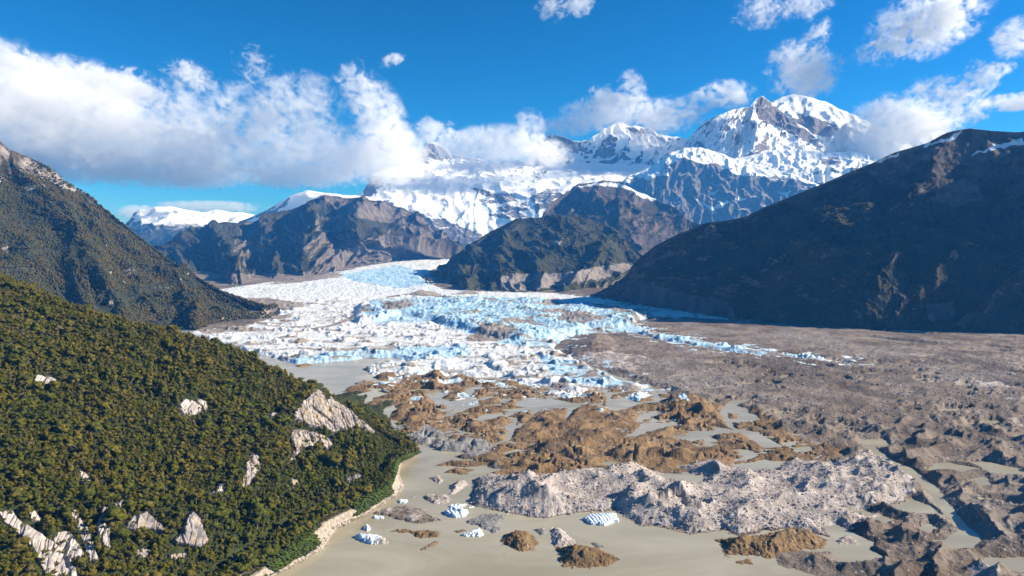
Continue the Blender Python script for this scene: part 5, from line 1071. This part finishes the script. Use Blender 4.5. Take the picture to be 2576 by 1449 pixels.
def berg_mat():
    m, n = material("iceberg_ice"); P_ = n.pos()
    mid = n.noise(1 / 3.2, 5, .6); fin = n.noise(1.3, 5, .65); z = n.sep(P_, 2)
    col = n.mix(n.step(mid, .38, .65), (.88, .90, .91), (.62, .78, .86))
    col = n.mix(n.m('MULTIPLY', n.step(n.attr("groove"), .45, .9), .75), col, (.42, .62, .74))
    d = n.step(n.m('ADD', n.attr("dirt"), n.m('MULTIPLY', n.m('SUBTRACT', mid, .5), .8)), .45, .62)
    col = n.mix(n.m('MULTIPLY', d, .8), col, (.34, .26, .19))
    n.bsdf(col, .45, n.bump(n.m('ADD', mid, n.m('MULTIPLY', fin, .4)), .5, .6), .4)
    return m
M_berg = berg_mat()
BERGS = [
    ("long white iceberg stained with brown dirt", c2((-20, 1052), (20, 1042), (90, 1045), (160, 1042), (200, 1068), (252, 1100), (180, 1114), (90, 1110), (50, 1092), (-5, 1078)), 3.6, 0, .42, 1),
    ("small white iceberg shaped like a cone", c2((44, 1002), (62, 978), (85, 963), (112, 985), (116, 1008), (80, 1019)), 4.2, 0, 0, 2),
    ("small flat white ice slab at the gravel flat's edge", c2((120, 912), (135, 903), (205, 908), (212, 926), (130, 930)), 1.6, 0, 0, 3),
    ("low white iceberg close to the forest shore", c2((300, 795), (330, 785), (385, 793), (370, 813), (315, 815)), 1.8, 0, 0, 4),
    ("rounded ribbed white iceberg in front of its flatter neighbour", c2((628, 880), (680, 858), (750, 850), (832, 878), (800, 912), (720, 921), (650, 905)), 4.6, 1, 0, 5),
    ("flatter pale iceberg behind the rounded ribbed one", c2((662, 838), (720, 820), (812, 820), (790, 840), (700, 850)), 2.0, 0, .05, 6),
    ("pointed wedge of white ice in the open lake", c2((752, 1042), (820, 1030), (870, 1002), (918, 1005), (935, 1045), (900, 1058), (780, 1056)), 4.0, 0, 0, 7),
    ("broad flat iceberg with parallel grooves beside the rubble ridge", c2((1645, 925), (1720, 897), (1890, 890), (1915, 948), (1840, 962), (1810, 978), (1700, 972)), 4.0, 2, 0, 8),
    ("tiny white ice lump beside the curved gravel flat", c2((410, 768), (435, 762), (438, 772), (415, 775)), .8, 0, 0, 9),
    ("thin ice floe at the end of the ribbed iceberg", c2((812, 842), (862, 832), (866, 845), (822, 850)), 1.0, 0, .1, 10),
    ("small ice fragment below the rubble ridge's foot", c2((1085, 892), (1112, 880), (1108, 896), (1090, 898)), .9, 0, 0, 11),
    ("pale ice sliver floating off the broad iceberg's top", c2((1828, 885), (1850, 874), (1858, 884), (1836, 888)), .8, 0, 0, 12),
]
for lab, poly, h, rib, drt, s in BERGS:
    def fn(x, y, sd, h=h, s=s, rib=rib):
        wd = max(.9, h * .55)
        f1 = ridged(x / (h * 3.2) + s, y / (h * 3), 900 + s, 3, .5)
        z = np.clip(sd / wd, -1.5, 1) * h * .42 + sstep(0, wd * 2.5, sd) * h * (.22 + .55 * f1)
        if rib == 2: z = np.clip(sd / 1.2, -1.5, 1) * h * .5 + .55 * np.abs(np.sin(x * .95 + y * .22 + .6 * fbm(x / 6, y / 6, 930, 2))) ** .7 * sstep(0, 2, sd) + sstep(0, 12, sd) * h * .35
        if rib == 1: z = z + .5 * np.abs(np.sin(x * .8 + y * .3)) * sstep(0, 2, sd)
        return z + .18 * fbm(x / 1.1, y / 1.1, 940 + s, 4, .6) * sstep(-1, 1, sd) - .05
    st_ = .35 if h > 1.5 else .2
    x, y, z, sd, f = patch(poly, st_, fn, -.6)
    gr = np.zeros(x.shape)
    if rib == 2: gr = 1 - np.abs(np.sin(x * .95 + y * .22 + .6 * fbm(x / 6, y / 6, 930, 2)))
    if rib == 1: gr = 1 - np.abs(np.sin(x * .8 + y * .3))
    gr = np.maximum(gr * .9, .75 * sstep(1.2, .2, z) )
    at_ = {"dirt": np.full(x.shape, drt) + .4 * (drt > .2) * sstep(np.percentile(x, 55), np.percentile(x, 85), x), "groove": gr}
    v_, f_, a_ = compact(np.stack([x, y, z], -1).reshape(-1, 3), f, at_)
    tag(mesh_np("iceberg", v_, f_, M_berg, attrs=a_), lab, "iceberg", "icebergs floating in the near lake")

# ------------------------------------------------------------------ boulders on the rubble
def stone_mat():
    m, n = material("rubble_stone"); f = n.noise(.9, 5, .6); t = n.attr("tint")
    col = n.mix(t, (.29, .245, .215), (.56, .495, .455)); col = n.mix(n.step(f, .45, .7), col, n.mix(1.0, col, (.7, .66, .62), 'MULTIPLY'))
    n.bsdf(col, .9, n.bump(f, .2, .8), .2); return m
M_stone = stone_mat()
def stone(seed):
    r = np.random.default_rng(seed); v, f = ICO[2]; v = v.copy()
    for k in range(9):                                   # split faces
        d = r.normal(size=3); d /= np.linalg.norm(d); h = r.uniform(.45, .8); over = v @ d - h; v -= d * np.clip(over, 0, None)[:, None]
    v *= r.uniform(.7, 1.3, 3) * [1, 1, .8]; return v, f
STONES = [stone(s) for s in range(6)]
def zat(x, y):
    """height of the moraine at floor places"""
    fy = np.interp(y, Yr, np.arange(len(Yr))); iy = np.clip(np.round(fy).astype(int), 0, len(Yr) - 1)
    px_ = x * fwd[iy] / Yr[iy] * F + W / 2; ix = np.clip(np.round((px_ - pxs[0]) / _dx).astype(int), 0, len(pxs) - 1)
    return Zg[iy, ix], rub_sd[iy, ix], ix, iy
rb = np.random.default_rng(99)
bx = gpoly(RUB); cand = np.stack([rb.uniform(bx[:, 0].min() - 10, bx[:, 0].max() + 10, 60000), rb.uniform(bx[:, 1].min() - 10, bx[:, 1].max() + 10, 60000)], 1)
z_, sd_, _, _ = zat(cand[:, 0], cand[:, 1])
dens = sstep(-.25, .3, fbm(cand[:, 0] / 28, cand[:, 1] / 28, 951, 4))
ok_ = (sd_ > -2.5) & (z_ > -.4) & (rb.uniform(size=len(cand)) < .25 + .75 * dens)
cand, z_ = cand[ok_], z_[ok_]
bigs = slice(0, 150); ms = [mesh_np("boulder", v, f, M_stone, smooth=False, attrs={"tint": np.full(len(v), .45 + .1 * (i % 4))}, link=False) for i, (v, f) in enumerate(STONES)]
for i in range(150):
    o = ms[i % 6].copy(); C.objects.link(o); s = 1.0 + 1.5 * rb.uniform() ** 2.2
    o.location = (cand[i, 0], cand[i, 1], z_[i] + s * .25); o.rotation_euler = tuple(rb.uniform(-.5, .5, 2)) + (rb.uniform(0, 6.28),); o.scale = (s, s, s)
    tag(o, "pale angular boulder lying on the grey rubble ridge", "boulder", "large boulders on the rubble ridge")
pts = [np.column_stack([cand[150:8500], z_[150:8500]])]; sz = [rb.lognormal(-.75, .5, len(pts[0]))]
# stones strewn over the nearer debris plain and along the forest shore
q = np.column_stack([rb.uniform(-160, 1050, 110000), rb.uniform(520, 1480, 110000)]); zq, sq, ix, iy = zat(q[:, 0], q[:, 1]); k = (zq > .3) & (rb.uniform(size=len(q)) < .25 + .5 * (fbm(q[:, 0] / 60, q[:, 1] / 60, 953, 3) > .1)) & (L[iy, ix] > .3) & (ik[iy, ix] < .1)
q = np.column_stack([q[k], zq[k]])[:24000]; pts.append(q); sz.append(rb.lognormal(-.62, .45, len(q)) * np.clip(q[:, 1] / 900, .8, 1.3))
u_ = rb.uniform(20, NU * .75, 900); t_ = rb.uniform(3, 13, 900); sp_, _ = hill_sample(u_, t_); pts.append(sp_); sz.append(rb.lognormal(-.35, .45, len(sp_)))
pts = np.concatenate(pts); sz = np.clip(np.concatenate(sz), .3, 2.0)
vs, fs, ts, o_ = [], [], [], 0
lv, lf_ = ICO[1]
for k in range(6):
    r = np.random.default_rng(k); v = lv * (1 + r.uniform(-.32, .25, len(lv)))[:, None] * [1.1, .9, .75]
    p = pts[k::6]; s = sz[k::6]; a = rb.uniform(0, 6.28, len(p)); c_, s_ = np.cos(a), np.sin(a)
    x = (v[None, :, 0] * c_[:, None] - v[None, :, 1] * s_[:, None]) * s[:, None] + p[:, :1]; y = (v[None, :, 0] * s_[:, None] + v[None, :, 1] * c_[:, None]) * s[:, None] + p[:, 1:2]
    zz = v[None, :, 2] * s[:, None] + p[:, 2:3] + s[:, None] * .2
    vs.append(np.stack([x, y, zz], -1).reshape(-1, 3)); fs.append((lf_[None] + (o_ + np.arange(len(p)) * len(lv))[:, None, None]).reshape(-1, 3)); o_ += len(p) * len(lv)
    ts.append(np.repeat(rb.uniform(.1, 1, len(p)), len(lv)))
tag(mesh_np("rubble", np.concatenate(vs), np.concatenate(fs), M_stone, smooth=False, attrs={"tint": np.concatenate(ts)}), "pale stones strewn over the moraine and the lake shore", "stones", kind="stuff")
# ------------------------------------------------------------------ clouds: puffs of real vapour standing beyond the valley air
def vapour():
    m = bpy.data.materials.new("cloud_vapour"); m.use_nodes = True; m.node_tree.nodes.clear(); n = N(m.node_tree)
    oc = n.new("ShaderNodeTexCoord", out=3)
    r = n.new("ShaderNodeVectorMath", {0: oc}, out=1, operation='LENGTH')
    oi = n.new("ShaderNodeObjectInfo", out=1)
    s = n.new("ShaderNodeSeparateColor", {0: oi}, out=0); node = n.last; ero, fine = node.outputs[1], node.outputs[2]
    P_ = n.pos()
    wp = n.new("ShaderNodeVectorMath", {0: P_, 1: (1.0, .8, 1.15)}, operation='MULTIPLY')
    a = n.noise(1 / 900, 7, .60, vec=wp, dist=.8); b = n.noise(1 / 300, 6, .66, vec=wp, dist=1.2)
    c = n.noise(1 / 120, 4, .65, vec=wp, dist=.6)
    nz = n.new("ShaderNodeMix", {0: fine, 2: a, 3: b}); nz = n.m('ADD', nz, n.m('MULTIPLY', n.m('SUBTRACT', c, .5), .55))
    f = n.m('SUBTRACT', 1.0, n.m('MULTIPLY', r, r))
    v = n.m('ADD', n.m('MULTIPLY', f, .8), n.m('MULTIPLY', n.m('SUBTRACT', nz, .5), 4.2))
    v = n.m('SUBTRACT', v, ero)
    d = n.step(v, 0.0, .6)
    d = n.m('MULTIPLY', d, n.step(f, 0.0, .5))
    d = n.m('MULTIPLY', d, n.m('MULTIPLY', s, .0036))
    p = n.new("ShaderNodeVolumePrincipled", {"Color": (1, 1, 1, 1), "Density": d, "Anisotropy": .1, "Absorption Color": (1, 1, 1, 1)})
    o = m.node_tree.nodes.new("ShaderNodeOutputMaterial"); m.node_tree.links.new(p, o.inputs[1])
    m.cycles.volume_step_rate = .7
    return m
M_vap = vapour()
_bm = __import__("bmesh").new(); __import__("bmesh").ops.create_icosphere(_bm, subdivisions=3, radius=1.0)
puff_me = bpy.data.meshes.new("puff"); _bm.to_mesh(puff_me); _bm.free(); puff_me.materials.append(M_vap)
def cloud(label, puffs, Y, name="cloud", group=None):
    """PUFFS: (x, y, width, height, density, erosion, fineness, turn, thickness) traced on the picture, standing at depth Y"""
    cx = np.mean([p[0] for p in puffs]); cy = max(p[1] for p in puffs)
    e = bpy.data.objects.new(name, None); C.objects.link(e); e.location = at(cx, cy, Y); e.empty_display_size = 10
    for p in puffs:
        x, y, w_, h_, den, ero, fin = p[:7]; turn = p[7] if len(p) > 7 else 0; thick = p[8] if len(p) > 8 else .8; dy = p[9] if len(p) > 9 else 0
        q = at(x, y, Y + dy); k = np.linalg.norm(q - [0, 0, CAM_H]) / F
        o = bpy.data.objects.new("puff", puff_me); C.objects.link(o); o.parent = e
        o.location = q - np.array(e.location); o.scale = (w_ * .5 * k, max(180, min(650, thick * .5 * min(w_, h_ * 2) * k)), h_ * .5 * k)
        o.rotation_euler = (0, -math.radians(turn), -math.atan2(q[0], q[1])); o.color = (den, ero, fin, 1)
    tag(e, label, "cloud", group, kind="thing")
    return e
cloud("huge grey and white cloud bank filling the sky above the left mountains", [
    (-40, 240, 440, 260, .8, -.12, .3), (120, 320, 480, 240, .75, .05, .45), (330, 360, 500, 220, .7, .18, .6), (560, 385, 500, 200, .7, .22, .6), (780, 390, 460, 200, .7, .22, .6), (970, 392, 260, 180, .8, .05, .6),
    (480, 300, 300, 190, .8, .42, 1), (640, 295, 290, 190, .8, .44, 1), (750, 270, 270, 190, .8, .46, 1), (260, 250, 260, 130, .8, .45, 1), (955, 300, 150, 260, 1.2, .15, .8, 24), (890, 200, 110, 110, 1.2, .3, 1), (430, 430, 480, 90, .8, .05, .5), (760, 445, 420, 70, .8, .1, .5), (150, 400, 400, 130, .8, -.1, .3)],
    10400, "cloud_bank")
cloud("thin torn cloud above the left end of the cloud bank", [(170, 210, 280, 130, 1.6, .36, 1), (310, 225, 220, 110, 1.5, .38, 1), (50, 160, 200, 80, 1.5, .34, 1, -20)], 12300)
cloud("small wisp of cloud alone in the blue over the bank", [(480, 192, 160, 80, 1.3, .50, 1, -22)], 12300)
cloud("faint upright wisp between the bank and the spire of cloud", [(635, 160, 110, 120, 1.0, .58, 1)], 12300)
cloud("tiny bright cloud fleck above the spire of cloud", [(985, 150, 84, 40, 2.2, .48, 1, 25)], 11600)
cloud("white cloud lying over the top of the icefield", [(1260, 372, 360, 130, .7, .05, .6, 0, .6), (1330, 325, 100, 120, .9, .2, .9), (1140, 375, 180, 100, .6, .2, .8), (1090, 330, 150, 80, .9, .36, 1), (1380, 390, 160, 80, .6, .15, .7)], 11500)
cloud("torn cloud streaming over the jagged snow ridge", [(1545, 285, 310, 100, .8, .2, .8), (1590, 235, 90, 130, 1.3, .3, 1, 10), (1520, 250, 130, 80, 1.2, .32, 1), (1690, 290, 220, 100, .9, .25, .8), (1420, 320, 200, 60, .5, .1, .5), (1640, 345, 120, 150, .8, .25, .9, 20)], 12700)
cloud("wisp of cloud clinging to the left side of the main summit", [(1815, 240, 190, 80, 1.0, .4, 1), (1868, 255, 80, 100, .8, .36, 1)], 12000)
cloud("white cloud spilling from the snow dome behind the right mountain", [(2210, 350, 250, 110, .7, .16, .8), (2250, 300, 220, 130, .9, .22, .9), (2320, 320, 180, 100, .9, .2, .8), (2180, 385, 220, 80, .7, .1, .6), (2100, 370, 110, 70, .5, .3, .9)], 12300)
cloud("ragged round cloud right above the main summit", [(2020, 180, 190, 140, 1.1, .36, 1), (2030, 205, 140, 100, .9, .36, 1), (2010, 140, 170, 90, 1.1, .52, 1), (2055, 85, 80, 100, 1.1, .55, 1)], 12600)
cloud("biggest white cloud at the top edge near the right corner", [(2330, 55, 270, 170, 1.0, .38, 1, 20), (2260, 100, 210, 100, .9, .46, 1, 15), (2385, 35, 140, 150, .9, .42, 1)], 12600)
cloud("white cloud cut by the right edge of the sky", [(2560, 95, 110, 90, 1.2, .25, 1, 15)], 12600)
cloud("smooth lens shaped white cloud at the right edge", [(2560, 254, 150, 44, 1.4, -.3, .2)], 12600)
cloud("slanting feathery wisp over the right mountain", [(2430, 262, 110, 150, 1.2, .44, 1, 12), (2365, 235, 160, 100, 1.0, .54, 1), (2468, 200, 70, 110, 1.2, .5, 1, 15), (2512, 175, 70, 44, 1.8, .32, 1)], 12600)
cloud("small ragged cloud at the top edge in the middle", [(1385, 22, 100, 70, 1.2, .48, 1), (1455, 14, 100, 60, 1.2, .46, 1)], 12600)
cloud("thin ragged cloud at the top edge above the main summit", [(1915, 30, 150, 90, 1.2, .52, 1), (2030, 14, 130, 60, 1.2, .5, 1)], 12600)
cloud("flat white cloud low on the horizon behind the distant snow hills", [(540, 520, 300, 34, .8, -.1, .6), (350, 535, 100, 40, .7, .0, .6)], 15500)
